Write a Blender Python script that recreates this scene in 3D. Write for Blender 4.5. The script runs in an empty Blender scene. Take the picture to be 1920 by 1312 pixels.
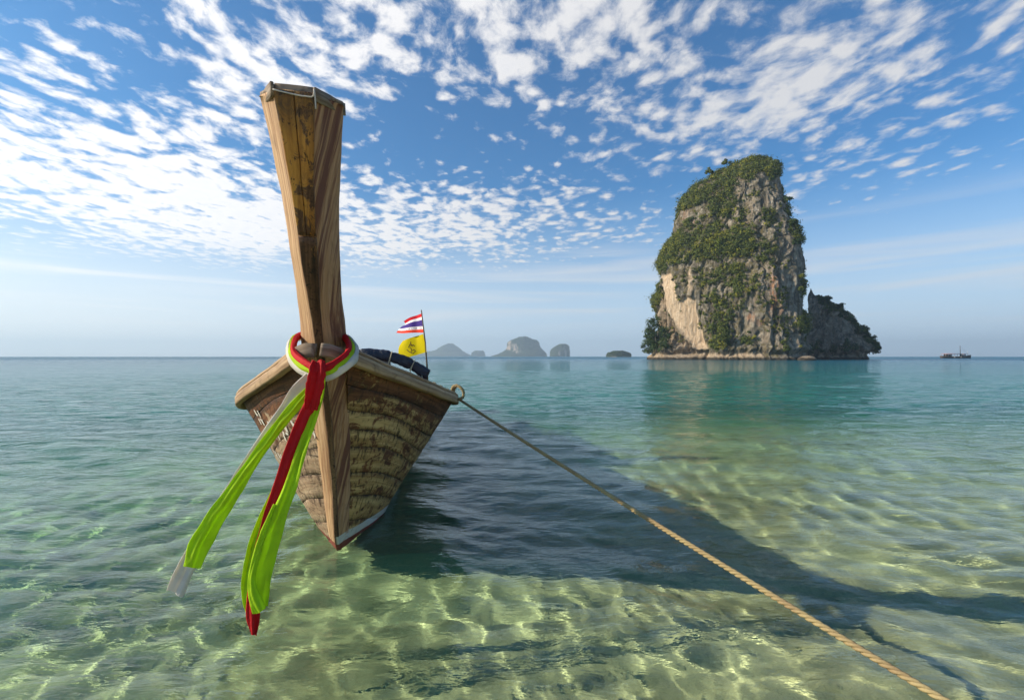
import bpy, bmesh, math, random
import numpy as np
from mathutils import Vector, Matrix, Euler
R = math.radians
random.seed(7); rng = np.random.default_rng(7)
scene = bpy.context.scene
COL = scene.collection

# ---------------------------------------------------------------- camera
CAM_H = 1.6                      # metres above the water
FPX = 900.0                      # focal length in pixels of the 1920 px wide photograph
cam = bpy.data.cameras.new("camera"); cam.sensor_width = 36; cam.lens = 36*FPX/1920
cam.shift_y = 12/1920; cam.clip_start = 0.05; cam.clip_end = 40000
co = bpy.data.objects.new("camera", cam); COL.objects.link(co)
co.location = (0, 0, CAM_H); co.rotation_euler = (R(90), 0, 0)
scene.camera = co
def at(u, v, Y):                 # a photograph pixel at a depth, as a world point
    return Vector(((u-960)/FPX*Y, Y, CAM_H-(v-668)/FPX*Y))

# ---------------------------------------------------------------- sun and sky
SUN_EL = 27.0
SUN_DIR = Vector((-1.0, -0.10, 0)).normalized()*math.cos(R(SUN_EL)) + Vector((0, 0, math.sin(R(SUN_EL))))   # towards the sun
sl = bpy.data.lights.new("sun", 'SUN'); sl.energy = 5.0; sl.angle = R(0.53); sl.color = (1.0, 0.87, 0.69)
so = bpy.data.objects.new("sun", sl); COL.objects.link(so)
so.rotation_euler = SUN_DIR.to_track_quat('Z', 'Y').to_euler(); so.location = (-60, -10, 60)
sl.cycles.is_caustics_light = True

scene.view_settings.view_transform = 'Standard'; scene.view_settings.look = 'None'
scene.view_settings.exposure = 0.36; scene.view_settings.gamma = 1.0
scene.view_settings.use_curve_mapping = False
cy = scene.cycles
cy.max_bounces = 8; cy.diffuse_bounces = 3; cy.glossy_bounces = 3; cy.transmission_bounces = 6
cy.transparent_max_bounces = 12; cy.volume_bounces = 0
cy.caustics_reflective = False; cy.caustics_refractive = True; cy.blur_glossy = 0.2
cy.sample_clamp_indirect = 4.0
cy.use_denoising = True; cy.use_light_tree = False

# ---------------------------------------------------------------- node helper
class NT:
    def __init__(self, tree): self.t = tree; self.n = tree.nodes; self.l = tree.links
    def add(self, typ, **kw):
        n = self.n.new(typ)
        for k, v in kw.items(): setattr(n, k, v)
        return n
    def put(self, sock, v):
        if v is None: return
        if isinstance(v, bpy.types.NodeSocket): self.l.new(v, sock)
        else:
            if hasattr(sock.default_value, '__len__') and not hasattr(v, '__len__'):
                v = [v]*len(sock.default_value)
            if hasattr(sock.default_value, '__len__') and len(sock.default_value) == 4 and len(v) == 3: v = (*v, 1)
            sock.default_value = v
    def m(self, op, a, b=None, c=None, clamp=False):
        n = self.add('ShaderNodeMath', operation=op, use_clamp=clamp)
        for i, x in enumerate((a, b, c)):
            if x is not None: self.put(n.inputs[i], x)
        return n.outputs[0]
    def vm(self, op, a, b=None, scale=None):
        n = self.add('ShaderNodeVectorMath', operation=op)
        self.put(n.inputs[0], a)
        if b is not None: self.put(n.inputs[1], b)
        if scale is not None: self.put(n.inputs['Scale'], scale)
        return n.outputs['Value'] if op in ('LENGTH', 'DOT_PRODUCT', 'DISTANCE') else n.outputs[0]
    def sep(self, v):
        n = self.add('ShaderNodeSeparateXYZ'); self.put(n.inputs[0], v); return n.outputs
    def comb(self, x, y, z):
        n = self.add('ShaderNodeCombineXYZ')
        for i, a in enumerate((x, y, z)): self.put(n.inputs[i], a)
        return n.outputs[0]
    def noise(self, vec, scale=5, detail=4, rough=0.55, dist=0.0, lac=2.0):
        n = self.add('ShaderNodeTexNoise'); n.noise_dimensions = '3D'
        self.put(n.inputs['Vector'], vec); self.put(n.inputs['Scale'], scale); self.put(n.inputs['Detail'], detail)
        self.put(n.inputs['Roughness'], rough); self.put(n.inputs['Distortion'], dist); self.put(n.inputs['Lacunarity'], lac)
        return n.outputs['Fac']
    def noisec(self, vec, scale=5, detail=2):
        n = self.add('ShaderNodeTexNoise'); self.put(n.inputs['Vector'], vec)
        n.inputs['Scale'].default_value = scale; n.inputs['Detail'].default_value = detail
        return n.outputs['Color']
    def voro(self, vec, scale=5, feature='F1', rnd=1.0):
        n = self.add('ShaderNodeTexVoronoi', feature=feature); self.put(n.inputs['Vector'], vec)
        n.inputs['Scale'].default_value = scale; n.inputs['Randomness'].default_value = rnd
        return n
    def ramp(self, fac, stops, interp='LINEAR'):
        n = self.add('ShaderNodeValToRGB'); self.put(n.inputs[0], fac)
        n.color_ramp.interpolation = interp
        el = n.color_ramp.elements
        while len(el) < len(stops): el.new(0.5)
        for e, (p, c) in zip(el, stops):
            e.position = p
            e.color = (c, c, c, 1) if not hasattr(c, '__len__') else (*c[:3], 1)
        return n.outputs[0]
    def sstep(self, x, lo, hi, a=0.0, b=1.0):
        n = self.add('ShaderNodeMapRange', interpolation_type='SMOOTHSTEP'); self.put(n.inputs[0], x)
        for i, k in enumerate((lo, hi, a, b)): self.put(n.inputs[i+1], k)
        return n.outputs[0]
    def mix(self, f, a, b, blend='MIX'):
        n = self.add('ShaderNodeMix', data_type='RGBA', blend_type=blend); n.clamp_factor = True
        self.put(n.inputs[0], f); self.put(n.inputs[6], a); self.put(n.inputs[7], b); return n.outputs[2]
    def mapping(self, vec, scale=(1, 1, 1), loc=(0, 0, 0), rot=(0, 0, 0)):
        n = self.add('ShaderNodeMapping'); self.put(n.inputs[0], vec)
        n.inputs['Location'].default_value = loc; n.inputs['Rotation'].default_value = rot; n.inputs['Scale'].default_value = scale
        return n.outputs[0]
    def bump(self, h, strength=0.5, dist=0.01, normal=None):
        n = self.add('ShaderNodeBump'); self.put(n.inputs['Height'], h); self.put(n.inputs['Strength'], strength)
        self.put(n.inputs['Distance'], dist)
        if normal is not None: self.put(n.inputs['Normal'], normal)
        return n.outputs[0]
    def attr(self, name):
        n = self.add('ShaderNodeAttribute', attribute_name=name); return n.outputs['Fac']
    def obj(self): return self.add('ShaderNodeTexCoord').outputs['Object']
    def gen(self): return self.add('ShaderNodeTexCoord').outputs['Generated']
    def pos(self): return self.add('ShaderNodeNewGeometry').outputs['Position']

def material(name, rough=0.8, spec=0.3):
    m = bpy.data.materials.new(name); m.use_nodes = True
    t = NT(m.node_tree); b = m.node_tree.nodes['Principled BSDF']
    b.inputs['Roughness'].default_value = rough; b.inputs['Specular IOR Level'].default_value = spec
    return m, t, b

# ---------------------------------------------------------------- world: Nishita sky with a broken altocumulus sheet
world = bpy.data.worlds.new("World"); scene.world = world; world.use_nodes = True
w = NT(world.node_tree); bg = world.node_tree.nodes['Background']
sky = w.add('ShaderNodeTexSky', sky_type='NISHITA'); sky.sun_disc = False
sky.sun_elevation = R(SUN_EL); sky.sun_rotation = math.atan2(SUN_DIR.x, SUN_DIR.y) % (2*math.pi)
sky.altitude = 0; sky.air_density = 1.0; sky.dust_density = 1.2; sky.ozone_density = 2.2
D = w.vm('NORMALIZE', w.gen()); dx, dy, dz = w.sep(D)
az = w.m('ARCTAN2', dx, dy); el = w.m('ARCSINE', dz)
zc = w.m('ADD', w.m('MAXIMUM', dz, 0.0), 0.035)
P2 = w.comb(w.m('DIVIDE', dx, zc), w.m('DIVIDE', dy, zc), 0.0)        # position on the cloud sheet
wob = w.vm('SCALE', w.vm('SUBTRACT', w.noisec(P2, 2.4, 4), (0.5, 0.5, 0.5)), scale=0.17)
P3 = w.vm('ADD', P2, wob)
puff = w.noise(w.mapping(P3, (11.5, 8.8, 1), rot=(0, 0, 0.10)), 1.0, 7, 0.62, 0.1)
cellv = w.add('ShaderNodeTexVoronoi', feature='SMOOTH_F1'); w.put(cellv.inputs['Vector'], w.mapping(P3, (10.0, 7.4, 1), rot=(0, 0, 0.10)))
cellv.inputs['Scale'].default_value = 1.0; cellv.inputs['Smoothness'].default_value = 0.35; cellv.inputs['Detail'].default_value = 1.0
cell = w.m('SUBTRACT', 1.0, cellv.outputs['Distance'])
clump = w.noise(w.mapping(P3, (1.9, 1.1, 1), loc=(3.1, 1.7, 0), rot=(0, 0, 0.12)), 1.0, 3, 0.5, 0.2)
def blob(u, v, ru, rv, rot=0.0):                                        # a bank of cloud lying in that direction of the sky
    x, y = (u-960)/FPX, (668-v)/FPX; n = math.sqrt(1+x*x+y*y)
    a0, e0 = math.atan2(x, 1), math.asin(y/n)
    a = w.m('SUBTRACT', az, a0); e = w.m('SUBTRACT', el, e0); c, s = math.cos(rot), math.sin(rot)
    p = w.m('ADD', w.m('MULTIPLY', a, c/(ru/FPX*0.8)), w.m('MULTIPLY', e, s/(ru/FPX*0.8)))
    q = w.m('ADD', w.m('MULTIPLY', a, -s/(rv/FPX*0.85)), w.m('MULTIPLY', e, c/(rv/FPX*0.85)))
    return w.m('EXPONENT', w.m('MULTIPLY', w.m('ADD', w.m('MULTIPLY', p, p), w.m('MULTIPLY', q, q)), -1.0))
cov = None
for wt_, args in [(0.16, (130, 330, 450, 170, -0.12)), (0.17, (430, 410, 280, 85, -0.08)), (0.20, (900, 420, 400, 85, 0.03)), (0.13, (800, 90, 270, 120, 0)), (0.10, (380, 160, 330, 110, 0)),
                  (0.15, (1130, 60, 260, 150, 0.2)), (0.15, (1480, 120, 230, 110, 0.25)), (0.20, (1800, 90, 280, 120, 0.35)), (0.15, (1320, 235, 240, 60, 0.15)), (0.07, (960, 40, 1100, 160, 0)),
                  (0.08, (1620, 350, 260, 50, 0.1)), (-0.14, (740, 260, 130, 60, 0)), (-0.12, (1750, 420, 330, 90, 0)), (-0.12, (1080, 300, 150, 45, 0)), (-0.10, (70, 60, 170, 60, 0)), (-0.30, (300, 545, 560, 50, 0))]:
    g = w.m('MULTIPLY', blob(*args), wt_); cov = g if cov is None else w.m('ADD', cov, g)
dens = w.m('ADD', w.m('ADD', w.m('ADD', w.m('MULTIPLY', puff, 0.70), w.m('MULTIPLY', cell, 0.30)), w.m('MULTIPLY', clump, 0.34)), w.m('MULTIPLY', cov, 0.95))
cl = w.sstep(dens, w.sstep(dx, -0.35, 0.3, 0.640, 0.672), w.sstep(dx, -0.3, 0.5, 0.85, 0.98))
cl = w.m('MULTIPLY', cl, w.sstep(el, 0.10, 0.22))
cl = w.m('MULTIPLY', cl, 0.93)
# thin veils of stratus low over the horizon
lowv = w.noise(w.comb(w.m('MULTIPLY', az, 1.5), w.m('MULTIPLY', el, 26.0), 2.0), 1.0, 5, 0.55, 0.5)
veil = w.m('MULTIPLY', w.sstep(lowv, 0.45, 0.72), w.m('MULTIPLY', w.sstep(el, 0.02, 0.10), w.sstep(el, 0.30, 0.14)))
cl = w.m('MAXIMUM', cl, w.m('MULTIPLY', veil, 0.62))
sunny = w.vm('DOT_PRODUCT', D, tuple(SUN_DIR))
lit = w.sstep(sunny, -0.3, 0.9, 4.9, 7.6)
thick = w.sstep(dens, 0.72, 1.05)
white = w.mix(w.m('MULTIPLY', thick, 0.35), (1.0, 0.975, 0.96), (0.80, 0.835, 0.90))
ccol = w.vm('MULTIPLY', white, w.comb(lit, lit, lit))
# clear sky: the polarised blue deepens away from the sun
deep = w.vm('MULTIPLY', sky.outputs[0], (0.31, 0.67, 0.92))
pale = w.vm('MULTIPLY', w.mix(w.sstep(sunny, -0.2, 0.9), (3.9, 4.8, 5.8), (7.0, 7.1, 7.1)), (1.0, 1.0, 1.0))
deep = w.mix(w.sstep(el, 0.34, 0.0, 0, 0.92), deep, pale)
skyc = w.mix(cl, deep, ccol)
w.l.new(skyc, bg.inputs['Color']); bg.inputs['Strength'].default_value = 0.132
world.cycles.sampling_method = 'MANUAL'; world.cycles.sample_map_resolution = 512
# ---------------------------------------------------------------- mesh helpers
def np_mesh(name, verts, quads=None, tris=None, smooth=True):
    verts = np.ascontiguousarray(verts, dtype=np.float32)
    fl, st, n = [], [], 0
    if quads is not None and len(quads):
        q = np.asarray(quads, dtype=np.int32); fl.append(q.ravel()); st.append(np.arange(len(q))*4); n = len(q)*4
    if tris is not None and len(tris):
        q = np.asarray(tris, dtype=np.int32); fl.append(q.ravel()); st.append(n+np.arange(len(q))*3)
    loops = np.concatenate(fl).astype(np.int32); starts = np.concatenate(st).astype(np.int32)
    me = bpy.data.meshes.new(name)
    me.vertices.add(len(verts)); me.vertices.foreach_set('co', verts.ravel())
    me.loops.add(len(loops)); me.loops.foreach_set('vertex_index', loops)
    me.polygons.add(len(starts)); me.polygons.foreach_set('loop_start', starts)
    me.update(calc_edges=True); me.validate()
    if smooth: me.polygons.foreach_set('use_smooth', np.ones(len(me.polygons), dtype=bool))
    return me
def grid_quads(nr, nc, wrap=False):
    i = np.arange(nr-1)[:, None]*nc; c = nc if wrap else nc-1
    j = np.arange(c)[None, :]; j2 = (j+1) % nc
    return np.stack([i+j, i+j2, i+nc+j2, i+nc+j], -1).reshape(-1, 4)
def vattr(me, name, vals):
    a = me.attributes.new(name, 'FLOAT', 'POINT'); a.data.foreach_set('value', np.ascontiguousarray(vals, dtype=np.float32))
def obj(name, me, mat=None, parent=None, loc=None):
    o = bpy.data.objects.new(name, me); COL.objects.link(o)
    if mat is not None and me is not None:
        for mm in (mat if isinstance(mat, (list, tuple)) else [mat]): me.materials.append(mm)
    if parent is not None: o.parent = parent
    if loc is not None: o.location = loc
    return o
def tag(o, label, cat, group=None, kind=None):
    if label: o['label'] = label
    if cat: o['category'] = cat
    if group: o['group'] = group
    if kind: o['kind'] = kind
    return o
def empty(name, loc, label, cat, group=None, rz=0.0):
    o = bpy.data.objects.new(name, None); COL.objects.link(o); o.location = loc; o.rotation_euler = (0, 0, rz)
    o.empty_display_size = 0.2
    return tag(o, label, cat, group)

# value-gradient noise in numpy (vectorised Perlin)
_perm = rng.permutation(256); _perm = np.concatenate([_perm, _perm, _perm])
_g = rng.normal(size=(256, 3)); _g /= np.linalg.norm(_g, axis=1)[:, None]
def perlin(p):
    p = np.asarray(p, dtype=np.float64); i = np.floor(p).astype(int); f = p-i; i &= 255
    u = f*f*f*(f*(f*6-15)+10); out = 0
    for dx in (0, 1):
        for dy in (0, 1):
            for dz in (0, 1):
                h = _perm[_perm[_perm[(i[..., 0]+dx)]+i[..., 1]+dy]+i[..., 2]+dz] & 255
                d = (_g[h]*(f-np.array((dx, dy, dz)))).sum(-1)
                wx = u[..., 0] if dx else 1-u[..., 0]; wy = u[..., 1] if dy else 1-u[..., 1]; wz = u[..., 2] if dz else 1-u[..., 2]
                out = out+d*wx*wy*wz
    return out*1.6
def fbm(p, octaves=4, gain=0.5, lac=2.03):
    a, s, out = 1.0, 0.0, 0
    p = np.array(p, dtype=np.float64)
    for k in range(octaves):
        out = out+a*perlin(p+17.3*k); s += a; a *= gain; p = p*lac
    return out/s
def smooth(x, a, b):
    t = np.clip((x-a)/(b-a), 0, 1); return t*t*(3-2*t)

# ---------------------------------------------------------------- seabed and water
def depth_at(X, Y):
    d = 0.24+0.047*Y-0.050*np.clip(X, -40, 30)*smooth(Y, -2, 5)
    d = np.maximum(d, 0.22+0.034*Y)
    d = d+0.085*np.maximum(Y-9.5, 0)**1.2
    d = d+0.10*fbm(np.stack([X*0.16, Y*0.16, X*0+3.1], -1), 3)*smooth(Y, 0, 6)
    return np.minimum(d, 7.0)

def polar(r0, r1, grow, minstep, ang, cols, cy0):
    rs = [r0]
    while rs[-1] < r1: rs.append(rs[-1]+max(minstep, rs[-1]*grow))
    rs = np.array(rs); th = np.linspace(-ang, ang, cols)
    r, t = np.meshgrid(rs, th, indexing='ij')
    return r*np.sin(t), r*np.cos(t)+cy0, r, rs

def waves(X, Y, r, spacing):
    """Sum of small crossing wavelets: onshore ripples plus a scatter of capillary ones; each fades where the mesh gets too coarse for it."""
    g = np.random.default_rng(11); H = np.zeros_like(X)
    wx = 0.35*fbm(np.stack([X*0.35, Y*0.35, X*0], -1), 2); wy = 0.35*fbm(np.stack([X*0.35, Y*0.35, X*0+9], -1), 2)
    Xw, Yw = X+wx, Y+wy
    gust = 0.75+0.6*fbm(np.stack([X*0.13, Y*0.22, X*0+5], -1), 2)
    for k in range(84):
        lam = 0.095*(2.6/0.095)**(g.random()**1.1)
        th = g.normal(0, 0.55)-0.30 if lam > 0.5 else g.normal(0, 0.85)-0.25
        kx, ky = math.sin(th), -math.cos(th)
        kk = 2*math.pi/lam
        slope = 0.022 if lam > 0.6 else (0.027 if lam > 0.2 else 0.018)
        a = slope/kk*g.uniform(0.6, 1.3)
        fade = np.clip((lam/spacing-3)/4, 0, 1)
        ph = kk*(kx*Xw+ky*Yw)+g.uniform(0, 6.28)
        s = np.sin(ph)
        H += a*fade*(s+0.18*np.cos(2*ph))*gust
    # a low swell line rolling in beside the rope
    c = Y-(11.2+0.12*X+0.25*np.sin(X*0.5))
    H += 0.045*np.exp(-(c/0.55)**2)*smooth(X, -2.5, 0)*(1-smooth(X, 6, 12))
    return H

X, Y, r, rs = polar(0.9, 70.0, 0.0066, 0.0125, R(78), 960, -1.6)
spac = np.maximum(np.maximum(0.0125, r*0.0066), r*R(156)/960)
Z = waves(X, Y, r, spac)
far_r = np.array([85, 110, 150, 220, 350, 600, 1100, 2000, 3600, 6200.0])
th = np.linspace(-R(78), R(78), 960)
fr, ft = np.meshgrid(far_r, th, indexing='ij')
X = np.vstack([X, fr*np.sin(ft)]); Y = np.vstack([Y, fr*np.cos(ft)-1.6]); Z = np.vstack([Z*(1-smooth(r, 45, 69)), fr*0])
me = np_mesh("water", np.stack([X, Y, Z], -1).reshape(-1, 3), grid_quads(*X.shape))
vattr(me, 'depth', depth_at(X, Y).ravel())

wm = bpy.data.materials.new("sea water"); wm.use_nodes = True
t = NT(wm.node_tree); wm.node_tree.nodes.remove(wm.node_tree.nodes['Principled BSDF'])
out = wm.node_tree.nodes['Material Output']
P = t.pos(); dist = t.vm('LENGTH', P)
px = t.sep(P)
# fine ripples the mesh cannot carry; they widen with distance so that they stay resolvable
n1 = t.noise(t.mapping(P, (7.0, 13.0, 1), rot=(0, 0, 0.25)), 1.0, 3, 0.55, 0.4)
n2 = t.noise(t.mapping(P, (0.8, 1.9, 1), rot=(0, 0, 0.2)), 1.0, 5, 0.6, 0.5)
n3 = t.noise(t.mapping(P, (0.10, 0.24, 1), rot=(0, 0, 0.12)), 1.0, 5, 0.6, 0.3)
n4 = t.noise(t.mapping(P, (0.012, 0.05, 1), rot=(0, 0, 0.05)), 1.0, 4, 0.6, 0.3)
h = t.m('MULTIPLY', n1, t.sstep(dist, 3, 25, 0.010, 0.012))
h = t.m('ADD', h, t.m('MULTIPLY', n2, t.sstep(dist, 4, 22, 0.03, 0.34)))
h = t.m('ADD', h, t.m('MULTIPLY', n3, t.sstep(dist, 20, 120, 0.0, 1.5)))
h = t.m('ADD', h, t.m('MULTIPLY', n4, t.sstep(dist, 150, 900, 0.0, 4.0)))
nrm = t.bump(h, 1.0, 1.0)
glass = t.add('ShaderNodeBsdfPrincipled'); glass.inputs['Roughness'].default_value = 0.0; glass.inputs['IOR'].default_value = 1.333
glass.inputs['Transmission Weight'].default_value = 1.0; glass.inputs['Specular Tint'].default_value = (0.48, 0.55, 0.55, 1)
t.put(glass.inputs['Normal'], nrm)
body = t.add('ShaderNodeBsdfPrincipled'); body.inputs['IOR'].default_value = 1.333; t.put(body.inputs['Roughness'], t.sstep(dist, 40, 500, 0.05, 0.34)); body.inputs['Specular Tint'].default_value = (0.48, 0.55, 0.55, 1)   # seen through a polariser
t.put(body.inputs['Normal'], nrm)
dep = t.attr('depth')
# what a metre of this water lets through, down and back up again
tint = [t.m('EXPONENT', t.m('MULTIPLY', dep, -k)) for k in (1.35, 0.16, 0.50)]
cc = t.add('ShaderNodeCombineColor')
for i in range(3): t.put(cc.inputs[i], tint[i])
t.put(glass.inputs['Base Color'], cc.outputs[0])
t.put(body.inputs['Base Color'], t.ramp(t.sstep(dist, 3, 220), [(0, (0.014, 0.155, 0.108)), (0.12, (0.002, 0.150, 0.130)), (1, (0.002, 0.105, 0.155))]))
top = t.add('ShaderNodeMixShader'); t.put(top.inputs[0], t.sstep(dep, 0.05, 2.2, 0.0, 0.94)); t.l.new(glass.outputs[0], top.inputs[1]); t.l.new(body.outputs[0], top.inputs[2])
t.l.new(top.outputs[0], out.inputs['Surface'])
water = obj("water", me, wm); tag(water, None, None, kind='structure')
water.cycles.is_caustics_caster = True

# seabed: one sheet that climbs to the beach behind the camera and runs on under the sea
xs = np.concatenate([-np.geomspace(6500, 14, 40), np.linspace(-13, 13, 220), np.geomspace(14, 6500, 40)])
ys = np.concatenate([np.linspace(-160, -8, 12), np.linspace(-7, 0.5, 30), np.linspace(0.6, 14, 190), np.geomspace(14.3, 6500, 60)])
XX, YY = np.meshgrid(xs, ys)
D = depth_at(XX, YY)
near = (1-smooth(np.hypot(XX, YY), 12, 20))
rip = 0.012*np.sin(9*YY+2.2*fbm(np.stack([XX*0.9, YY*0.9, XX*0], -1), 2)*3+1.5*XX)*near
lump = 0.045*fbm(np.stack([XX*1.3, YY*1.3, XX*0+7], -1), 4)*near
ZZ = -D+rip+lump
ZZ[YY < -3] = np.minimum(ZZ[YY < -3], 1.2)
me = np_mesh("seabed", np.stack([XX, YY, ZZ], -1).reshape(-1, 3), grid_quads(*XX.shape))
sm, t, b = material("sandy seabed", 0.95, 0.1)
P = t.pos()
sand = t.ramp(t.noise(P, 1.1, 5, 0.6), [(0.3, (0.33, 0.262, 0.148)), (0.7, (0.50, 0.41, 0.245))])
grit = t.noise(P, 55, 2, 0.6)
sand = t.mix(t.sstep(grit, 0.45, 0.75, 0, 0.5), sand, (0.20, 0.165, 0.09))
weed = t.sstep(t.noise(t.mapping(P, (1.0, 1.3, 1)), 1.9, 5, 0.62, 0.6), 0.54, 0.68, 0, 0.42)
sand = t.mix(weed, sand, (0.12, 0.11, 0.055))
shell = t.voro(P, 7.0)
t.put(b.inputs['Base Color'], t.mix(t.sstep(shell.outputs['Distance'], 0.06, 0.045, 0, 0.8), sand, (0.6, 0.56, 0.45)))
t.put(b.inputs['Normal'], t.bump(t.noise(P, 18, 4, 0.6), 0.5, 0.02))
seabed = obj("seabed", me, sm); tag(seabed, None, None, kind='structure')
seabed.cycles.is_caustics_receiver = True

# the air between here and the far islands
import itertools
def box_mesh(name, x0, x1, y0, y1, z0, z1):
    v = [(x, y, z) for z in (z0, z1) for y in (y0, y1) for x in (x0, x1)]
    f = [(0, 2, 3, 1), (4, 5, 7, 6), (0, 1, 5, 4), (2, 6, 7, 3), (0, 4, 6, 2), (1, 3, 7, 5)]
    me = bpy.data.meshes.new(name); me.from_pydata(v, [], f); return me
HAZE = True
if HAZE:
    hm = bpy.data.materials.new("haze"); hm.use_nodes = True
    t = NT(hm.node_tree); hm.node_tree.nodes.remove(hm.node_tree.nodes['Principled BSDF'])
    pv = t.add('ShaderNodeVolumePrincipled'); t.put(pv.inputs['Color'], (0.68, 0.86, 1.0)); pv.inputs['Density'].default_value = 2.2e-4
    pv.inputs['Anisotropy'].default_value = 0.2
    t.l.new(pv.outputs[0], hm.node_tree.nodes['Material Output'].inputs['Volume'])
    hz = obj("haze", box_mesh("haze", -6700, 6700, -200, 6700, -8.5, 210), hm); tag(hz, None, None, kind='stuff')
# ---------------------------------------------------------------- small modelling helpers
class Curve1:
    """Catmull-Rom through (x, y) knots with uneven spacing."""
    def __init__(self, xs, ys):
        self.x = np.array(xs, float); self.y = np.array(ys, float); self.d = np.gradient(self.y, self.x)
    def __call__(self, q):
        q = np.clip(np.asarray(q, float), self.x[0], self.x[-1])
        i = np.clip(np.searchsorted(self.x, q)-1, 0, len(self.x)-2)
        h = self.x[i+1]-self.x[i]; t = (q-self.x[i])/h
        return ((2*t**3-3*t**2+1)*self.y[i]+(t**3-2*t*t+t)*h*self.d[i]+(-2*t**3+3*t*t)*self.y[i+1]+(t**3-t*t)*h*self.d[i+1])
def resample(pts, n):
    pts = np.array([tuple(p) for p in pts], float)
    s = np.concatenate([[0], np.cumsum(np.linalg.norm(np.diff(pts, axis=0), axis=1))])
    q = np.linspace(0, s[-1], n)
    return np.stack([Curve1(s, pts[:, k])(q) for k in range(3)], -1)
def frames(pts, up):
    """tangent, side, normal along a path; up is the wanted normal direction"""
    T = np.gradient(pts, axis=0); T /= np.linalg.norm(T, axis=1)[:, None]
    U = np.broadcast_to(np.asarray(up, float), T.shape)
    S = np.cross(T, U); S /= np.maximum(np.linalg.norm(S, axis=1)[:, None], 1e-9)
    N = np.cross(S, T)
    return T, S, N
def loft(name, rings, closed=True, cap=True, smooth_=False, gl=None):
    """rings: (n, k, 3) array, one closed (or open) section per step; stores grain coordinates gl/ga"""
    n, k, _ = rings.shape
    quads = grid_quads(n, k, wrap=closed); v = rings.reshape(-1, 3)
    ln = np.concatenate([[0], np.cumsum(np.linalg.norm(np.diff(rings.mean(1), axis=0), axis=1))])
    per = np.concatenate([np.zeros((n, 1)), np.cumsum(np.linalg.norm(np.diff(rings, axis=1), axis=2), axis=1)], 1)
    GL = np.repeat(ln, k); GA = per.reshape(-1)
    tris = None
    if cap and closed:
        tr, ex, eg, ea = [], [], [], []
        for row, flip in ((0, True), (n-1, False)):
            c = len(v)+len(ex); ex.append(rings[row].mean(0)); eg.append(ln[row]); ea.append(per[row].mean())
            for j in range(k):
                a, b = row*k+j, row*k+(j+1) % k
                tr.append((c, b, a) if flip else (c, a, b))
        v = np.vstack([v, ex]); GL = np.concatenate([GL, eg]); GA = np.concatenate([GA, ea]); tris = tr
    me = np_mesh(name, v, quads, tris, smooth=smooth_)
    vattr(me, 'gl', GL); vattr(me, 'ga', GA)
    return me
def sweep(name, pts, section, up=(0, 0, 1), smooth_=False, scale=None, roll=None):
    """section: (k,2) points in (side, normal), counter-clockwise"""
    pts = np.asarray(pts, float); sec = np.asarray(section, float)
    T, S, N = frames(pts, up)
    rings = []
    for i in range(len(pts)):
        q = sec*(1 if scale is None else scale[i])
        if roll is not None:
            c, s_ = math.cos(roll[i]), math.sin(roll[i]); q = q @ np.array([[c, s_], [-s_, c]])
        rings.append(pts[i]+q[:, :1]*S[i]+q[:, 1:]*N[i])
    return loft(name, np.array(rings), smooth_=smooth_)
def rect(w_, h_, bev=0.004):
    a, b_ = w_/2, h_/2
    return [(-a+bev, -b_), (a-bev, -b_), (a, -b_+bev), (a, b_-bev), (a-bev, b_), (-a+bev, b_), (-a, b_-bev), (-a, -b_+bev)]
def circle(r_, k=10, e=1.0): return [(r_*math.cos(2*math.pi*i/k), r_*e*math.sin(2*math.pi*i/k)) for i in range(k)]
def rot_jitter(me, amp, scale, seed=0.0):
    n = len(me.vertices); c = np.zeros(n*3, np.float32); me.vertices.foreach_get('co', c); c = c.reshape(-1, 3).astype(float)
    off = np.stack([perlin(c*scale+seed+31*k) for k in range(3)], -1)*amp
    me.vertices.foreach_set('co', (c+off).astype(np.float32).ravel()); me.update()

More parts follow.
